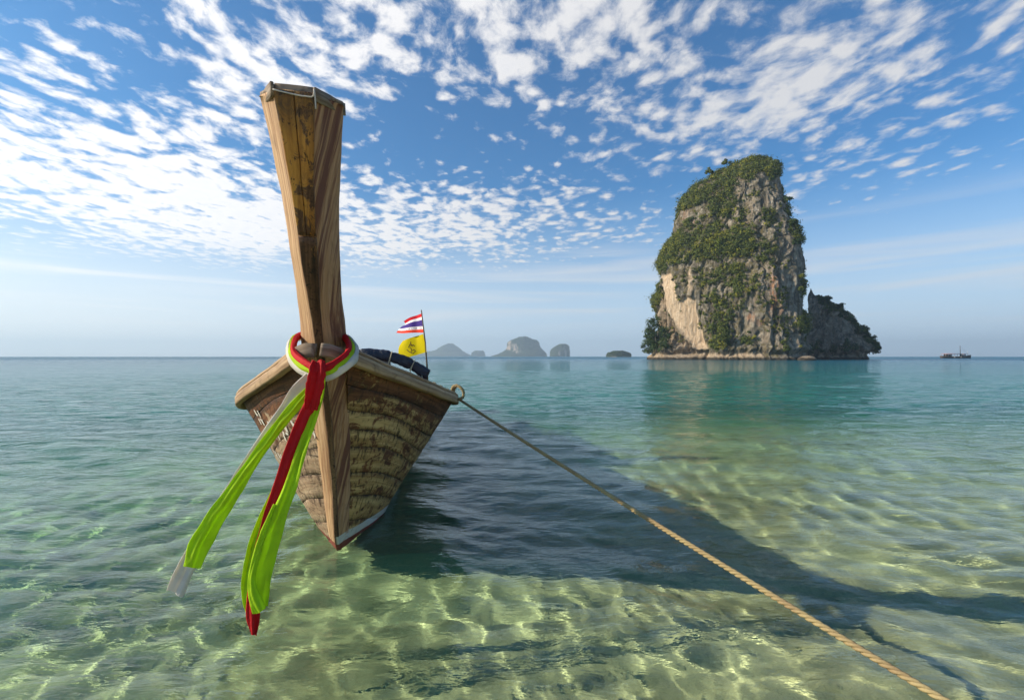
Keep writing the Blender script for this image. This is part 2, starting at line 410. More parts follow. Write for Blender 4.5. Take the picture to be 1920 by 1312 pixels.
# ---------------------------------------------------------------- materials of the boat
def grain_vec(t, sl_=1.2, sa=26.0, wav=1.0):
    gl = t.m('MULTIPLY', t.attr('gl'), sl_); ga = t.m('MULTIPLY', t.attr('ga'), sa)
    info = t.add('ShaderNodeObjectInfo')
    z = t.m('MULTIPLY', info.outputs['Random'], 37.0)
    return t.comb(gl, ga, z), z
def wood(name, light, mid, dark, streak=None, rough=0.72, sl_=1.2, sa=26.0, grime=0.5, bumpk=0.35, sided=False):
    m, t, b = material(name, rough, 0.25)
    v, z = grain_vec(t, sl_, sa)
    n1 = t.noise(v, 1.0, 7, 0.66, 0.22); n2 = t.noise(t.mapping(v, (2.6, 3.1, 1)), 1.0, 4, 0.6, 0.1)
    P = t.obj(); blot = t.noise(P, 5.0, 5, 0.62, 0.5)
    c = t.ramp(n1, [(0.28, dark), (0.46, mid), (0.62, light), (0.8, tuple(min(1, x*1.12) for x in light))])
    if streak is not None:
        sv = t.comb(t.m('MULTIPLY', t.attr('gl'), 0.85), t.m('ADD', t.m('MULTIPLY', t.attr('ga'), 15.0), t.m('MULTIPLY', t.attr('gl'), 2.6)), t.m('ADD', z, 3.3))
        sn = t.noise(sv, 1.0, 6, 0.66, 0.25)
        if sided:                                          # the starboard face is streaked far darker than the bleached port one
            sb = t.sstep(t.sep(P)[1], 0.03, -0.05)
            c = t.mix(t.m('MULTIPLY', sb, 0.45), c, (0.50, 0.235, 0.10))  # warm tint painted into the starboard side against its bluish shade
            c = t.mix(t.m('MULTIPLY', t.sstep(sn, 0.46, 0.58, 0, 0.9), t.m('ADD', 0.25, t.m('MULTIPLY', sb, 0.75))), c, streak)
        else: c = t.mix(t.sstep(sn, 0.53, 0.68, 0, 0.75), c, streak)
    c = t.mix(t.sstep(n2, 0.62, 0.75, 0, 0.6), c, tuple(x*0.35 for x in dark))           # checks along the grain
    c = t.mix(t.sstep(blot, 0.52, 0.75, 0, grime), c, tuple(x*0.5 for x in dark))
    t.put(b.inputs['Base Color'], c)
    hh = t.m('ADD', t.m('MULTIPLY', n1, 0.6), t.m('MULTIPLY', n2, 0.6))
    t.put(b.inputs['Normal'], t.bump(hh, bumpk, 0.012))
    return m
M = {}
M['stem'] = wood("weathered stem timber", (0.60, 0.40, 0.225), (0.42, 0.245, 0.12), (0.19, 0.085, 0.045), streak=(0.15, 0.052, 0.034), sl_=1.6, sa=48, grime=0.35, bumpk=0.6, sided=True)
M['grey'] = wood("sun bleached rail timber", (0.52, 0.36, 0.21), (0.34, 0.215, 0.12), (0.12, 0.072, 0.04), sl_=1.3, sa=30, grime=0.7)
M['dark'] = wood("dark wet timber", (0.16, 0.10, 0.06), (0.10, 0.055, 0.03), (0.04, 0.022, 0.014), sl_=1.3, sa=24)
M['cap'] = wood("cap timber", (0.33, 0.26, 0.19), (0.20, 0.14, 0.09), (0.07, 0.045, 0.03), sl_=2.0, sa=26, grime=0.8)

# front face of the stem: ochre paint left on the upper boards, dark bare wood below
m, t, b = material("ochre painted stem front", 0.7, 0.3); M['front'] = m
v, z = grain_vec(t, 1.6, 20)
P = t.obj(); oz = t.sep(P)[2]
n1 = t.noise(v, 1.0, 6, 0.65, 0.5); flake = t.noise(t.mapping(P, (15, 15, 5)), 1.0, 7, 0.70, 0.8); fine = t.noise(P, 70, 3, 0.6)
bare = t.ramp(n1, [(0.3, (0.035, 0.018, 0.01)), (0.5, (0.12, 0.06, 0.03)), (0.7, (0.24, 0.14, 0.075))])
bare = t.mix(t.sstep(fine, 0.5, 0.7, 0, 0.7), bare, (0.03, 0.016, 0.009))
ochre = t.mix(t.sstep(n1, 0.35, 0.65), (0.30, 0.125, 0.025), (0.57, 0.28, 0.055))
hold = t.m('ADD', flake, t.sstep(oz, 1.9, 2.45, -0.22, 0.12))
c = t.mix(t.sstep(hold, 0.53, 0.60), bare, ochre)
c = t.mix(t.m('MULTIPLY', t.sstep(oz, 2.66, 2.84), t.sstep(flake, 0.35, 0.65, 0.25, 0.95)), c, (0.075, 0.058, 0.04))
c = t.mix(t.sstep(t.noise(t.mapping(P, (12, 12, 5), loc=(3, 1, 2)), 1.0, 5, 0.7, 0.8), 0.60, 0.66, 0, 0.9), c, (0.02, 0.014, 0.01))
t.put(b.inputs['Base Color'], c)
t.put(b.inputs['Normal'], t.bump(t.m('ADD', t.m('MULTIPLY', hold, 0.8), t.m('MULTIPLY', fine, 0.5)), 0.5, 0.012))

# hull planks: old cream paint flaking off brown wood, white and red bands at the waterline
m, t, b = material("flaking painted plank", 0.74, 0.25); M['plank'] = m
v, z = grain_vec(t, 1.5, 16)
P = t.obj(); ox, oy, oz = t.sep(P)
n1 = t.noise(v, 1.0, 6, 0.65, 0.5)
Pz = t.vm('ADD', P, t.comb(0, 0, t.m('MULTIPLY', z, 0.3)))
flake = t.noise(t.mapping(Pz, (5.5, 5.5, 6.5)), 1.0, 7, 0.66, 0.7)
drip = t.noise(t.mapping(Pz, (26, 26, 2.6)), 1.0, 5, 0.65, 0.4)
cross = t.noise(t.mapping(Pz, (4.0, 4.0, 55)), 1.0, 5, 0.65, 0.3)
bare = t.ramp(n1, [(0.28, (0.045, 0.018, 0.009)), (0.5, (0.155, 0.062, 0.027)), (0.72, (0.29, 0.135, 0.06))])
cream = t.mix(t.sstep(n1, 0.3, 0.7), (0.33, 0.175, 0.055), (0.66, 0.445, 0.18))
tt_ = t.attr('tt')
hold = t.m('ADD', t.m('ADD', t.m('MULTIPLY', flake, 0.75), t.m('MULTIPLY', drip, 0.42)), t.m('MULTIPLY', cross, 0.16))
hold = t.m('ADD', hold, t.sstep(tt_, 0.70, 0.90, 0.0, -0.14))                       # the top strake has lost nearly all its paint
port = t.sstep(oy, -0.02, 0.02)
bleach = t.ramp(n1, [(0.25, (0.20, 0.115, 0.065)), (0.5, (0.40, 0.275, 0.17)), (0.75, (0.56, 0.42, 0.28))])
hold2 = t.m('ADD', hold, t.m('MULTIPLY', port, t.sstep(tt_, 0.75, 0.45, -0.04, 0.13)))
c = t.mix(t.sstep(hold2, 0.585, 0.66), bare, t.mix(port, cream, bleach))
c = t.mix(t.sstep(drip, 0.53, 0.66, 0, 0.85), c, (0.045, 0.024, 0.013))
c = t.mix(t.sstep(cross, 0.57, 0.68, 0, 0.8), c, (0.028, 0.016, 0.010))
edge = t.attr('edge')
seamg = t.m('MULTIPLY', t.attr('near'), t.sstep(t.m('ADD', t.m('MULTIPLY', drip, 0.6), t.m('MULTIPLY', flake, 0.5)), 0.47, 0.62, 0, 0.9))
c = t.mix(seamg, c, (0.045, 0.024, 0.014))
c = t.mix(t.m('MULTIPLY', edge, t.sstep(flake, 0.35, 0.65, 0.25, 0.95)), c, (0.022, 0.013, 0.009))
nailv = t.voro(t.comb(t.m('MULTIPLY', ox, 3.3), t.m('MULTIPLY', z, 5.0), t.m('MULTIPLY', tt_, 9.0)), 1.0, rnd=0.55)
c = t.mix(t.sstep(nailv.outputs['Distance'], 0.075, 0.05, 0, 0.85), c, (0.05, 0.022, 0.012))
# boot top: a white band that runs down into the water aft, red below it
wl = t.m('SUBTRACT', oz, t.m('SUBTRACT', 0.155, t.m('MULTIPLY', t.m('MAXIMUM', ox, 0.0), 0.055)))
wl = t.m('ADD', wl, t.m('MULTIPLY', t.m('SUBTRACT', flake, 0.5), 0.02))
worn = t.sstep(flake, 0.36, 0.46, 0.25, 0.95)
c = t.mix(t.m('MULTIPLY', t.m('MULTIPLY', t.sstep(wl, 0.004, -0.004), worn), t.sstep(oy, 0.02, -0.02)), c, (0.60, 0.58, 0.52))
c = t.mix(t.m('MULTIPLY', t.sstep(wl, -0.078, -0.086), t.sstep(flake, 0.3, 0.45, 0.6, 1.0)), c, (0.20, 0.052, 0.036))
t.put(b.inputs['Base Color'], c)
hh = t.m('ADD', t.m('MULTIPLY', t.sstep(hold, 0.58, 0.68), 0.5), t.m('ADD', t.m('MULTIPLY', n1, 0.5), t.m('MULTIPLY', cross, 0.4)))
t.put(b.inputs['Normal'], t.bump(hh, 0.55, 0.015))
# the stem's own foot carries the same two bands
def bands(mat):
    t = NT(mat.node_tree); b = mat.node_tree.nodes['Principled BSDF']; old = b.inputs['Base Color'].links[0].from_socket
    P = t.obj(); oz = t.sep(P)[2]; fl = t.noise(P, 9.0, 6, 0.65); wl = t.m('ADD', oz, t.m('MULTIPLY', t.m('SUBTRACT', fl, 0.5), 0.025))
    c = t.mix(t.m('MULTIPLY', t.m('MULTIPLY', t.sstep(wl, 0.158, 0.150), t.sstep(t.sep(P)[1], 0.012, -0.004)), t.sstep(fl, 0.36, 0.46, 0.3, 0.95)), old, (0.60, 0.58, 0.52))
    c = t.mix(t.sstep(wl, 0.078, 0.070), c, (0.22, 0.058, 0.04)); t.put(b.inputs['Base Color'], c)
bands(M['stem']); bands(M['front'])

def cloth(name, col, rough=0.75, trans=0.35, spec=0.2):
    m = bpy.data.materials.new(name); m.use_nodes = True; t = NT(m.node_tree); b = m.node_tree.nodes['Principled BSDF']
    b.inputs['Roughness'].default_value = rough; b.inputs['Specular IOR Level'].default_value = spec
    P = t.obj(); n = t.noise(P, 7, 4, 0.6); wv = t.noise(t.mapping(P, (60, 60, 60)), 1, 3, 0.6)
    c = t.mix(t.sstep(n, 0.35, 0.7, 0, 0.5), col, tuple(x*0.72 for x in col))
    t.put(b.inputs['Base Color'], c); t.put(b.inputs['Normal'], t.bump(t.m('ADD', t.m('MULTIPLY', n, 1.2), wv), 0.22, 0.02))
    tr = t.add('ShaderNodeBsdfTranslucent'); t.put(tr.inputs['Color'], c)
    mx = t.add('ShaderNodeMixShader'); mx.inputs[0].default_value = trans
    t.l.new(b.outputs[0], mx.inputs[1]); t.l.new(tr.outputs[0], mx.inputs[2]); t.l.new(mx.outputs[0], m.node_tree.nodes['Material Output'].inputs[0])
    return m
M['lime'] = cloth("lime green cloth", (0.58, 0.84, 0.022), trans=0.42)
M['red'] = cloth("red cloth", (0.62, 0.010, 0.014), trans=0.25, spec=0.3)
M['white'] = cloth("off white cloth", (0.84, 0.77, 0.69), trans=0.35)

# ---------------------------------------------------------------- longtail boat
# local axes: x runs aft along the keel line from the point where the stem meets the water, y to port, z up
AX = R(103.0)
boat = empty("longtail_boat", (-1.437, 3.98, 0.0), "weathered wooden longtail boat with tall upright bow post, moored in the shallows", "boat", rz=AX)
BM = Matrix.Translation(boat.location) @ Matrix.Rotation(AX, 4, 'Z'); BI = BM.inverted()
def loc(p): return np.array(BI @ Vector(p))          # world -> boat

sz = [-0.5, -0.3, 0.0, 0.6, 1.2, 1.45, 1.83, 2.10, 2.48, 2.885]
sx = [0.95, 0.42, 0.0, -0.27, -0.60, -0.80, -1.065, -1.26, -1.49, -1.70]
stem_x = Curve1(sz, sx)
wz = [-0.5, -0.3, 0.15, 0.5, 0.9, 1.2, 1.45, 1.6, 1.83, 2.10, 2.48, 2.885]
wf = Curve1(wz, [0.03, 0.03, 0.03, 0.034, 0.036, 0.040, 0.042, 0.046, 0.054, 0.078, 0.108, 0.182])
wb = Curve1(wz, [0.13, 0.14, 0.16, 0.20, 0.24, 0.262, 0.295, 0.285, 0.262, 0.270, 0.320, 0.415])
wd = Curve1(wz, [0.10, 0.10, 0.10, 0.10, 0.11, 0.12, 0.15, 0.165, 0.165, 0.178, 0.21, 0.20])
def stem_frame(z):
    p = np.array((float(stem_x(z)), 0.0, z)); e = 0.02
    T = np.array((float(stem_x(z+e)-stem_x(z-e)), 0, 2*e)); T /= np.linalg.norm(T)
    B = np.array((T[2], 0, -T[0]))                    # straight back from the front edge
    return p, T, B
Yv = np.array((0, 1.0, 0))
zs = np.concatenate([np.linspace(-0.45, 2.885, 90)])
rings = []
for z in zs:
    p, T, B = stem_frame(z); a, c, d = float(wf(z))/2, float(wb(z))/2, float(wd(z))
    k = 5; sec = []
    for i in range(k): f = i/(k-1); sec.append((-a-(c-a)*f, d*f))
    sec += [(-c, d+0.05), (-c*0.9, d+0.075), (0, d+0.08), (c*0.9, d+0.075), (c, d+0.05)]
    for i in range(k): f = 1-i/(k-1); sec.append((a+(c-a)*f, d*f))
    rings.append([p+Yv*q[0]+B*q[1] for q in sec])
me = loft("stem_post", np.array(rings)[:, ::-1]); rot_jitter(me, 0.004, 7.0)
stem = obj("stem_post", me, M['stem'], boat)
def front_board(z0, z1, f0, f1, n):
    rr = []
    for z in np.linspace(z0, z1, n):
        p, T, B = stem_frame(z); W_ = float(wf(z)); y0, y1 = W_*(f0-0.5), W_*(f1-0.5); e = 0.004
        sec = [(y0, 0.006), (y0, -0.010), (y0+e, -0.014), (y1-e, -0.014), (y1, -0.010), (y1, 0.006)]
        rr.append([p+Yv*q[0]+B*q[1] for q in sec])
    me = loft("front_board", np.array(rr)); rot_jitter(me, 0.003, 11.0, 5)
    return obj("front_board", me, M['front'], stem)
front_board(-0.42, 2.262, -0.03, 1.03, 70)
front_board(2.270, 2.88, 0.52, 1.02, 24); front_board(2.270, 2.88, -0.02, 0.495, 24)
# cap round the head of the post
p, T, B = stem_frame(2.885); a, c, d = float(wf(2.885))/2, float(wb(2.885))/2, float(wd(2.885))
def cap_piece(q0, q1, thick, h, dz=0.0):
    """a board standing along the head's outline from q0 to q1 (lateral, back)"""
    q0, q1 = np.array(q0), np.array(q1); e = (q1-q0)/np.linalg.norm(q1-q0); n = np.array((e[1], -e[0]))
    rr = []
    for f in np.linspace(0, 1, 7):
        q = q0+(q1-q0)*f
        sec = [(0.002, -h*0.62+dz), (thick-.004, -h*0.62+dz), (thick, -h*0.62+.004+dz), (thick, h*0.36+dz), (thick-.005, h*0.4+dz), (0.002, h*0.4+dz)]
        rr.append([p+Yv*(q[0]+n[0]*s[0])+B*(q[1]+n[1]*s[0])+T*s[1] for s in sec])
    me = loft("cap_board", np.array(rr)); rot_jitter(me, 0.003, 14.0, 3)
    return obj("cap_board", me, M['cap'], stem)
cap_piece((a-0.004, 0.0), (-a+0.004, 0.0), 0.018, 0.066)
cap_piece((-a-0.012, -0.012), (-c-0.004, d+0.06), 0.016, 0.060)
cap_piece((c+0.004, d+0.06), (a+0.012, -0.012), 0.016, 0.064, 0.004)
topb = []
for f, s_ in ((0, 0.97), (1, 0.97)):
    topb.append([p+T*(0.004+0.016*f)+Yv*q[0]*s_+B*q[1] for q in [(a, 0.004), (c, d), (c, d+0.05), (0, d+0.075), (-c, d+0.05), (-c, d), (-a, 0.004)]])
obj("cap_top", loft("cap_top", np.array(topb)), M['cap'], stem)
# a scrap of white cord left on the head
cm, t, b = material("white cord", 0.8); t.put(b.inputs['Base Color'], (0.62, 0.57, 0.5))
cp = [p+Yv*y_+B*(-0.022)+T*z_ for y_, z_ in ((a, -0.010), (a*0.3, -0.018), (-a*0.55, -0.024), (-a*0.98, -0.020), (-a*1.03, 0.012), (-a*1.07, -0.020), (-a*1.08, -0.075))]
obj("cord", sweep("cord", resample(cp, 24), circle(0.0035, 5), up=tuple(B)), cm, stem)

# hull surface
gs = [-0.80, -0.6, -0.3, 0, .5, 1, 1.5, 2, 3, 4.5, 6, 8, 9.5, 10.4]
gb = Curve1(gs, [.145, .262, .415, .575, .855, 1.03, 1.12, 1.15, 1.165, 1.16, 1.08, .88, .62, .46])
gz = Curve1(gs, [1.62, 1.56, 1.485, 1.41, 1.27, 1.175, 1.10, 1.05, .97, .90, .88, .93, 1.02, 1.10])
zz = np.linspace(-0.4, 1.7, 130); rear = stem_x(zz)+0.13
def s_of_z(z): return np.interp(z, zz, rear)
kz_s = np.concatenate([rear[::-1], [1.0, 1.6, 2.6, 6.0, 8.0, 9.5, 10.4]]); kz_z = np.concatenate([zz[::-1], [-0.36, -0.39, -0.42, -0.42, -0.30, -0.05, 0.25]])
def keel(s): return np.interp(s, kz_s, kz_z)
def half_b(s, z):
    zk = keel(s); zg = gz(s); tau = np.clip((z-zk)/np.maximum(zg-zk, 1e-3), 0, 1)
    bk = np.where(s < 0.25, wb(np.clip(zk, -0.5, 2))/2-0.012, 0.055)
    return bk+(np.maximum(gb(s)-bk, 0))*tau**np.interp(s, [-0.9, 0.3, 1.5, 4, 8], [1.0, 0.92, 0.85, 0.62, 0.6])
seams = [(0.0, -0.22), (0.10, 0.04), (0.19, 0.24), (0.29, 0.46), (0.39, 0.67), (0.50, 0.90), (0.60, 1.05), (0.715, 1.20), (0.86, 1.40), (1.0, 1.60)]
LEN = 10.4
def seam_pt(t_, z0, sig):
    s0 = s_of_z(z0)
    s = s0+(LEN-s0)*sig**1.7
    zl = keel(s)+t_*(gz(s)-keel(s)); zb = z0+(gz(s)-gz(s0))*1.0
    f = smooth(s-s0, 0.0, 2.0)
    z = zb*(1-f)+zl*f if t_ < 1 else gz(s)
    return s, z
sig = np.concatenate([np.linspace(0, 0.5, 40), np.linspace(0.52, 1, 22)])
def plank(i, side):
    (t0, z0), (t1, z1) = seams[i], seams[i+1]
    r2 = random.Random(i*7+side); proud = r2.uniform(0.0, 0.0035); rowsF = [0.0, 0.0, 0.035, 0.28, 0.72, 0.965, 1.0, 1.0]; rowsO = [-0.016, -0.002, proud, proud+0.001, proud+0.001, proud, -0.002, -0.016]
    gap = 0.0016
    sa, za = seam_pt(t0, z0, sig); sb, zb = seam_pt(t1, z1, sig)
    rows = []
    for f, o in zip(rowsF, rowsO):
        s = sa*(1-f)+sb*f; z = za*(1-f)+zb*f
        z = z+gap*(0.5-f)*(1 if i else 0.5)
        yb = half_b(s, z)
        slope = (half_b(s, z+0.01)-half_b(s, z-0.01))/0.02; fwd = (half_b(s+0.01, z)-half_b(s-0.01, z))/0.02
        n = np.stack([-fwd, np.ones_like(s), -slope], -1); n /= np.linalg.norm(n, axis=1)[:, None]
        pt = np.stack([s, yb, z], -1)+n*o
        rows.append(pt)
    rows = np.array(rows)                                      # (k, n, 3)
    rows[..., 1] = np.maximum(rows[..., 1], 0.0)
    k, n, _ = rows.shape
    v = rows.transpose(1, 0, 2).copy(); v[..., 1] *= side
    q = grid_quads(n, k)
    if side > 0: q = q[:, ::-1]
    me = np_mesh("plank", v.reshape(-1, 3), q, smooth=False)
    gl = np.repeat(v[:, :, 0].mean(1), k); ga = np.cumsum(np.concatenate([np.zeros((n, 1)), np.linalg.norm(np.diff(v, axis=1), axis=2)], 1), axis=1).ravel()
    vattr(me, 'gl', gl); vattr(me, 'ga', ga)
    vattr(me, 'edge', np.tile(np.array([1, 0.9, 0, 0, 0, 0, 0.9, 1.0]), n))
    vattr(me, 'near', np.tile(np.array([1, 1, 1, 0.0, 0.0, 1, 1, 1.0]), n))
    vattr(me, 'tt', np.tile(np.array([t0+(t1-t0)*f for f in rowsF]), n))
    rot_jitter(me, 0.006, 4.0, i*3.1)
    return obj("plank", me, M['plank'], boat)
for side in (-1, 1):
    for i in range(len(seams)-1): plank(i, side)
# inside skin and bottom, so that the boat is a dry shell
ss = np.concatenate([np.linspace(-0.70, 1.5, 24), np.linspace(1.8, LEN-0.02, 26)]); rows = []
for f in np.linspace(-1, 1, 25):
    z = keel(ss)+(gz(ss)-keel(ss))*abs(f)**0.8; y_ = np.maximum(half_b(ss, z)-0.035, 0.004)*(1 if f > 0 else -1)*(0 if f == 0 else 1)
    rows.append(np.stack([ss, y_, z+0.03*(abs(f) < 1)], -1))
v = np.array(rows).transpose(1, 0, 2); n, k, _ = v.shape
me = np_mesh("inner_skin", v.reshape(-1, 3), grid_quads(n, k)); vattr(me, 'gl', v[..., 0].ravel()); vattr(me, 'ga', v[..., 2].ravel())
obj("inner_skin", me, M['dark'], boat)
tr = v[-1]; me = np_mesh("transom", np.vstack([tr*(1, 1.03, 1), tr.mean(0)]), None, [(i, i+1, k) for i in range(k-1)], smooth=False); vattr(me, 'gl', np.append(tr[:, 1], 0)); vattr(me, 'ga', np.append(tr[:, 2], 0.5))
obj("transom", me, M['dark'], boat)
# rails: a deep outer wale under a broad capping board
rs_ = np.concatenate([np.linspace(-0.84, 0.4, 34), np.linspace(0.5, LEN, 44)])
for side in (-1, 1):
    base = np.stack([rs_, gb(rs_)*side, gz(rs_)], -1)
    T = np.gradient(base, axis=0); T[:, 2] = 0; T /= np.linalg.norm(T, axis=1)[:, None]
    O = np.stack([-T[:, 1], T[:, 0], T[:, 2]*0], -1); O *= np.sign(O[:, 1]*side+1e-9)[:, None]
    Z3 = np.array((0, 0, 1.0))
    # blunt the forward end of the rail against the post
    def rail(sec, nm, mat, seed):
        sec = sec[::-1] if side > 0 else sec
        rr = np.array([[base[i]+O[i]*q[0]+Z3*q[1] for q in sec] for i in range(len(base))])
        rr[..., 1] = np.where(np.sign(rr[..., 1]) == side, rr[..., 1], 0.006*side)
        me = loft(nm, rr); rot_jitter(me, 0.005, 4.0, seed); return obj(nm, me, mat, boat)
    rail([(0.004, -0.075), (0.042, -0.070), (0.052, -0.060), (0.054, 0.000), (0.044, 0.012), (-0.02, 0.012), (-0.02, -0.02), (0.0, -0.03)], "wale", M['grey'], 1+side)
    rail([(0.040, 0.014), (0.046, 0.020), (0.044, 0.036), (0.034, 0.042), (-0.135, 0.046), (-0.150, 0.040), (-0.152, 0.022), (-0.140, 0.014)], "rail_cap", M['grey'], 4+side)
# foredeck, floor boards, frames and thwarts inside
def cross_board(nm, s0, s1, zoff, th, mat, k=9, inset=0.05):
    rr = []
    for f in np.linspace(-1, 1, k):
        pts = []
        for s in (s0, s1):
            z = float(gz(s))+zoff; y_ = (float(half_b(np.array(s), np.array(z)))-inset)*f
            pts.append((s, y_, z))
        (A, Bp) = pts
        rr.append([(A[0], A[1], A[2]), (Bp[0], Bp[1], Bp[2]), (Bp[0], Bp[1], Bp[2]-th), (A[0], A[1], A[2]-th)])
    return obj(nm, loft(nm, np.array(rr)), mat, boat)
for i in range(9):
    s0 = -0.62+i*0.19; cross_board("deck_board", s0, s0+0.18, -0.13, 0.025, M['grey'])
for i in range(16):
    s0 = 1.2+i*0.55; cross_board("floor_board", s0, s0+0.52, -0.80, 0.02, M['dark'], inset=0.03)
for s0 in (2.2, 3.9, 5.2, 6.5, 7.8): cross_board("thwart", s0, s0+0.24, -0.25, 0.03, M['grey'], inset=0.04)
for s0 in np.arange(1.5, 9.6, 0.7):
    pts = []
    for f in np.linspace(-1, 1, 15):
        z = keel(s0)+(gz(s0)-keel(s0))*abs(f)**0.8-0.02+0.05; y_ = max(float(half_b(np.array(s0), np.array(z)))-0.06, 0)*np.sign(f); pts.append((s0, y_, float(z)))
    obj("frame", sweep("frame", pts, rect(0.05, 0.05), up=(1, 0, 0)), M['dark'], boat)
# the two short cleats that cross the post at rail height
def cleat(pix, w0, h0, nm="cleat"):
    pts = resample([loc(at(*q)) for q in pix], 12)
    me = sweep(nm, pts, rect(w0, h0, 0.006), up=(0, 0, 1), scale=np.concatenate([[0.95], np.ones(9), [0.97, 0.93]])); rot_jitter(me, 0.004, 12.0, 2)
    return obj(nm, me, M['cap'], boat)
cleat([(591, 657, 2.96), (578, 657, 2.965), (563, 662, 2.985), (551, 669, 3.01)], 0.045, 0.090)
cleat([(600, 655, 2.96), (614, 657, 2.975), (630, 663, 3.02), (647, 673, 3.08)], 0.045, 0.084)

# faded lettering, a few brush strokes still holding on the port bow
lm, t, b = material("flaked white lettering", 0.8); t.put(b.inputs['Base Color'], (0.62, 0.58, 0.50))
def hull_pt(s, z, side, off): return np.array((s, (float(half_b(np.array(s), np.array(z)))+off)*side, z))
rl = random.Random(5); vv, ff = [], []
def stroke(u0, v0, u1, v1, wdt):
    """a brush stroke between two places on the port bow (metres aft of the stem, metres up)"""
    d_ = np.array((u1-u0, v1-v0)); L_ = np.linalg.norm(d_); n_ = np.array((-d_[1], d_[0]))/L_*wdt/2; k = 4
    for i in range(k+1):
        q = np.array((u0, v0))+d_*i/k; j = rl.uniform(0.7, 1.2)
        for sg in (1, -1): vv.append(tuple(hull_pt(q[0]+n_[0]*sg*j, q[1]+n_[1]*sg*j, 1, 0.0135)))
    o = len(vv)-2*(k+1)
    for i in range(k): a_ = o+2*i; ff.append((a_, a_+1, a_+3, a_+2))
def letter(x, z, h, kind):
    w_ = h*0.55
    strokes = {'N': [((0, 0), (0, 1)), ((0, 1), (1, 0)), ((1, 0), (1, 1))], 'I': [((0.5, 0), (0.5, 1))], 'H': [((0, 0), (0, 1)), ((1, 0), (1, 1)), ((0, .5), (1, .5))],
               'A': [((0, 0), (.5, 1)), ((.5, 1), (1, 0)), ((.25, .4), (.75, .4))], 'M': [((0, 0), (0, 1)), ((0, 1), (.5, .4)), ((.5, .4), (1, 1)), ((1, 1), (1, 0))]}[kind]
    for (a_, b_) in strokes:
        # broken where the paint has gone
        for f0, f1 in ((0.0, rl.uniform(.3, .5)), (rl.uniform(.52, .62), 1.0)):
            pa = (x-w_*(a_[0]+(b_[0]-a_[0])*f0), z+h*(a_[1]+(b_[1]-a_[1])*f0)); pb = (x-w_*(a_[0]+(b_[0]-a_[0])*f1), z+h*(a_[1]+(b_[1]-a_[1])*f1))
            stroke(*pa, *pb, 0.020)
for x, z, h_, kd in ((0.42, 1.00, .13, 'N'), (0.27, 0.93, .12, 'I'), (0.22, 0.90, .13, 'M'), (0.02, 0.91, .14, 'H'), (-0.16, 0.95, .15, 'N'), (-0.30, 0.98, .15, 'I'),
                     (0.50, 0.66, .10, 'H'), (0.38, 0.64, .11, 'N'), (0.24, 0.64, .11, 'M')):
    letter(x, z, h_, kd)
me = bpy.data.meshes.new("lettering"); me.from_pydata(vv, [], ff); obj("lettering", me, lm, boat)['kind'] = 'stuff'

# awning over the waist: bent pole frame, dark blue tarpaulin rolled at its front edge
tm, t, b = material("dark blue tarpaulin", 0.38, 0.5)
P = t.obj(); t.put(b.inputs['Base Color'], t.mix(t.noise(P, 4, 4, 0.6), (0.006, 0.010, 0.022), (0.018, 0.025, 0.046)))
t.put(b.inputs['Normal'], t.bump(t.noise(t.mapping(P, (3, 14, 14)), 1.0, 4, 0.6, 0.8), 0.7, 0.05))
pm, t, b = material("grey green pole", 0.6); t.put(b.inputs['Base Color'], t.mix(t.noise(t.obj(), 9, 4), (0.10, 0.12, 0.085), (0.22, 0.21, 0.17)))
AW, A0, A1 = 0.90, 3.40, 7.2
def arch(l): return 1.70-0.26*l*l-0.04*l**6
lat = np.linspace(-1, 1, 33); sq = np.linspace(A0+0.02, A1, 14)
LL, SS = np.meshgrid(lat, sq)
Zt = arch(LL)-0.03*np.sin((SS-A0)/0.95*math.pi)**2*(1-LL**2)+0.012*fbm(np.stack([LL*5, SS*4, LL*0], -1), 2)
v = np.stack([SS, -LL*AW, Zt], -1); v2 = v-np.array((0, 0, 0.012))
top_ = np.concatenate([v, v2[::-1]], 0)
me = np_mesh("tarpaulin", np.concatenate([top_, top_[:1]], 0).reshape(-1, 3), grid_quads(top_.shape[0]+1, 33))
obj("tarpaulin", me, tm, boat)
fl = np.linspace(-1.02, 1.02, 46); pts = np.stack([A0+0*fl-0.03, -fl*AW, arch(np.clip(fl, -1, 1))-0.065-0.02*np.abs(fl)], -1)
th = np.linspace(0, 2*math.pi, 15)[:-1]; rr = []
T, S, N = frames(pts, (1, 0, 0))
for i in range(len(pts)):
    bulge = 0.085*(1+0.05*math.sin(i*0.9)+0.04*math.sin(i*2.7+1))*(0.78 if i in (7, 19, 31, 39) else 1.0)
    rr.append([pts[i]+S[i]*math.cos(a_)*bulge*(1+0.07*math.cos(3*a_+i*.21))+N[i]*math.sin(a_)*bulge*(0.7+0.1*math.sin(4*a_+i*.13)) for a_ in th])
roll_ = obj("tarpaulin_roll", loft("tarpaulin_roll", np.array(rr), smooth_=True), tm, boat)
tie, t, b = material("pale tie cord", 0.8); t.put(b.inputs['Base Color'], (0.42, 0.37, 0.25))
for i in (7, 19, 31, 39):
    c_ = pts[i]; ring = [c_+S[i]*math.cos(a_)*0.09+N[i]*math.sin(a_)*0.07 for a_ in np.linspace(0, 2*math.pi, 17)]
    ring += [c_+np.array((-0.07, 0.02, -0.06)), c_+np.array((-0.07, 0.05, -0.16))]
    obj("tie_cord", sweep("tie_cord", resample(ring, 36), circle(0.008, 5), up=(0.3, 0.2, 1)), tie, roll_)
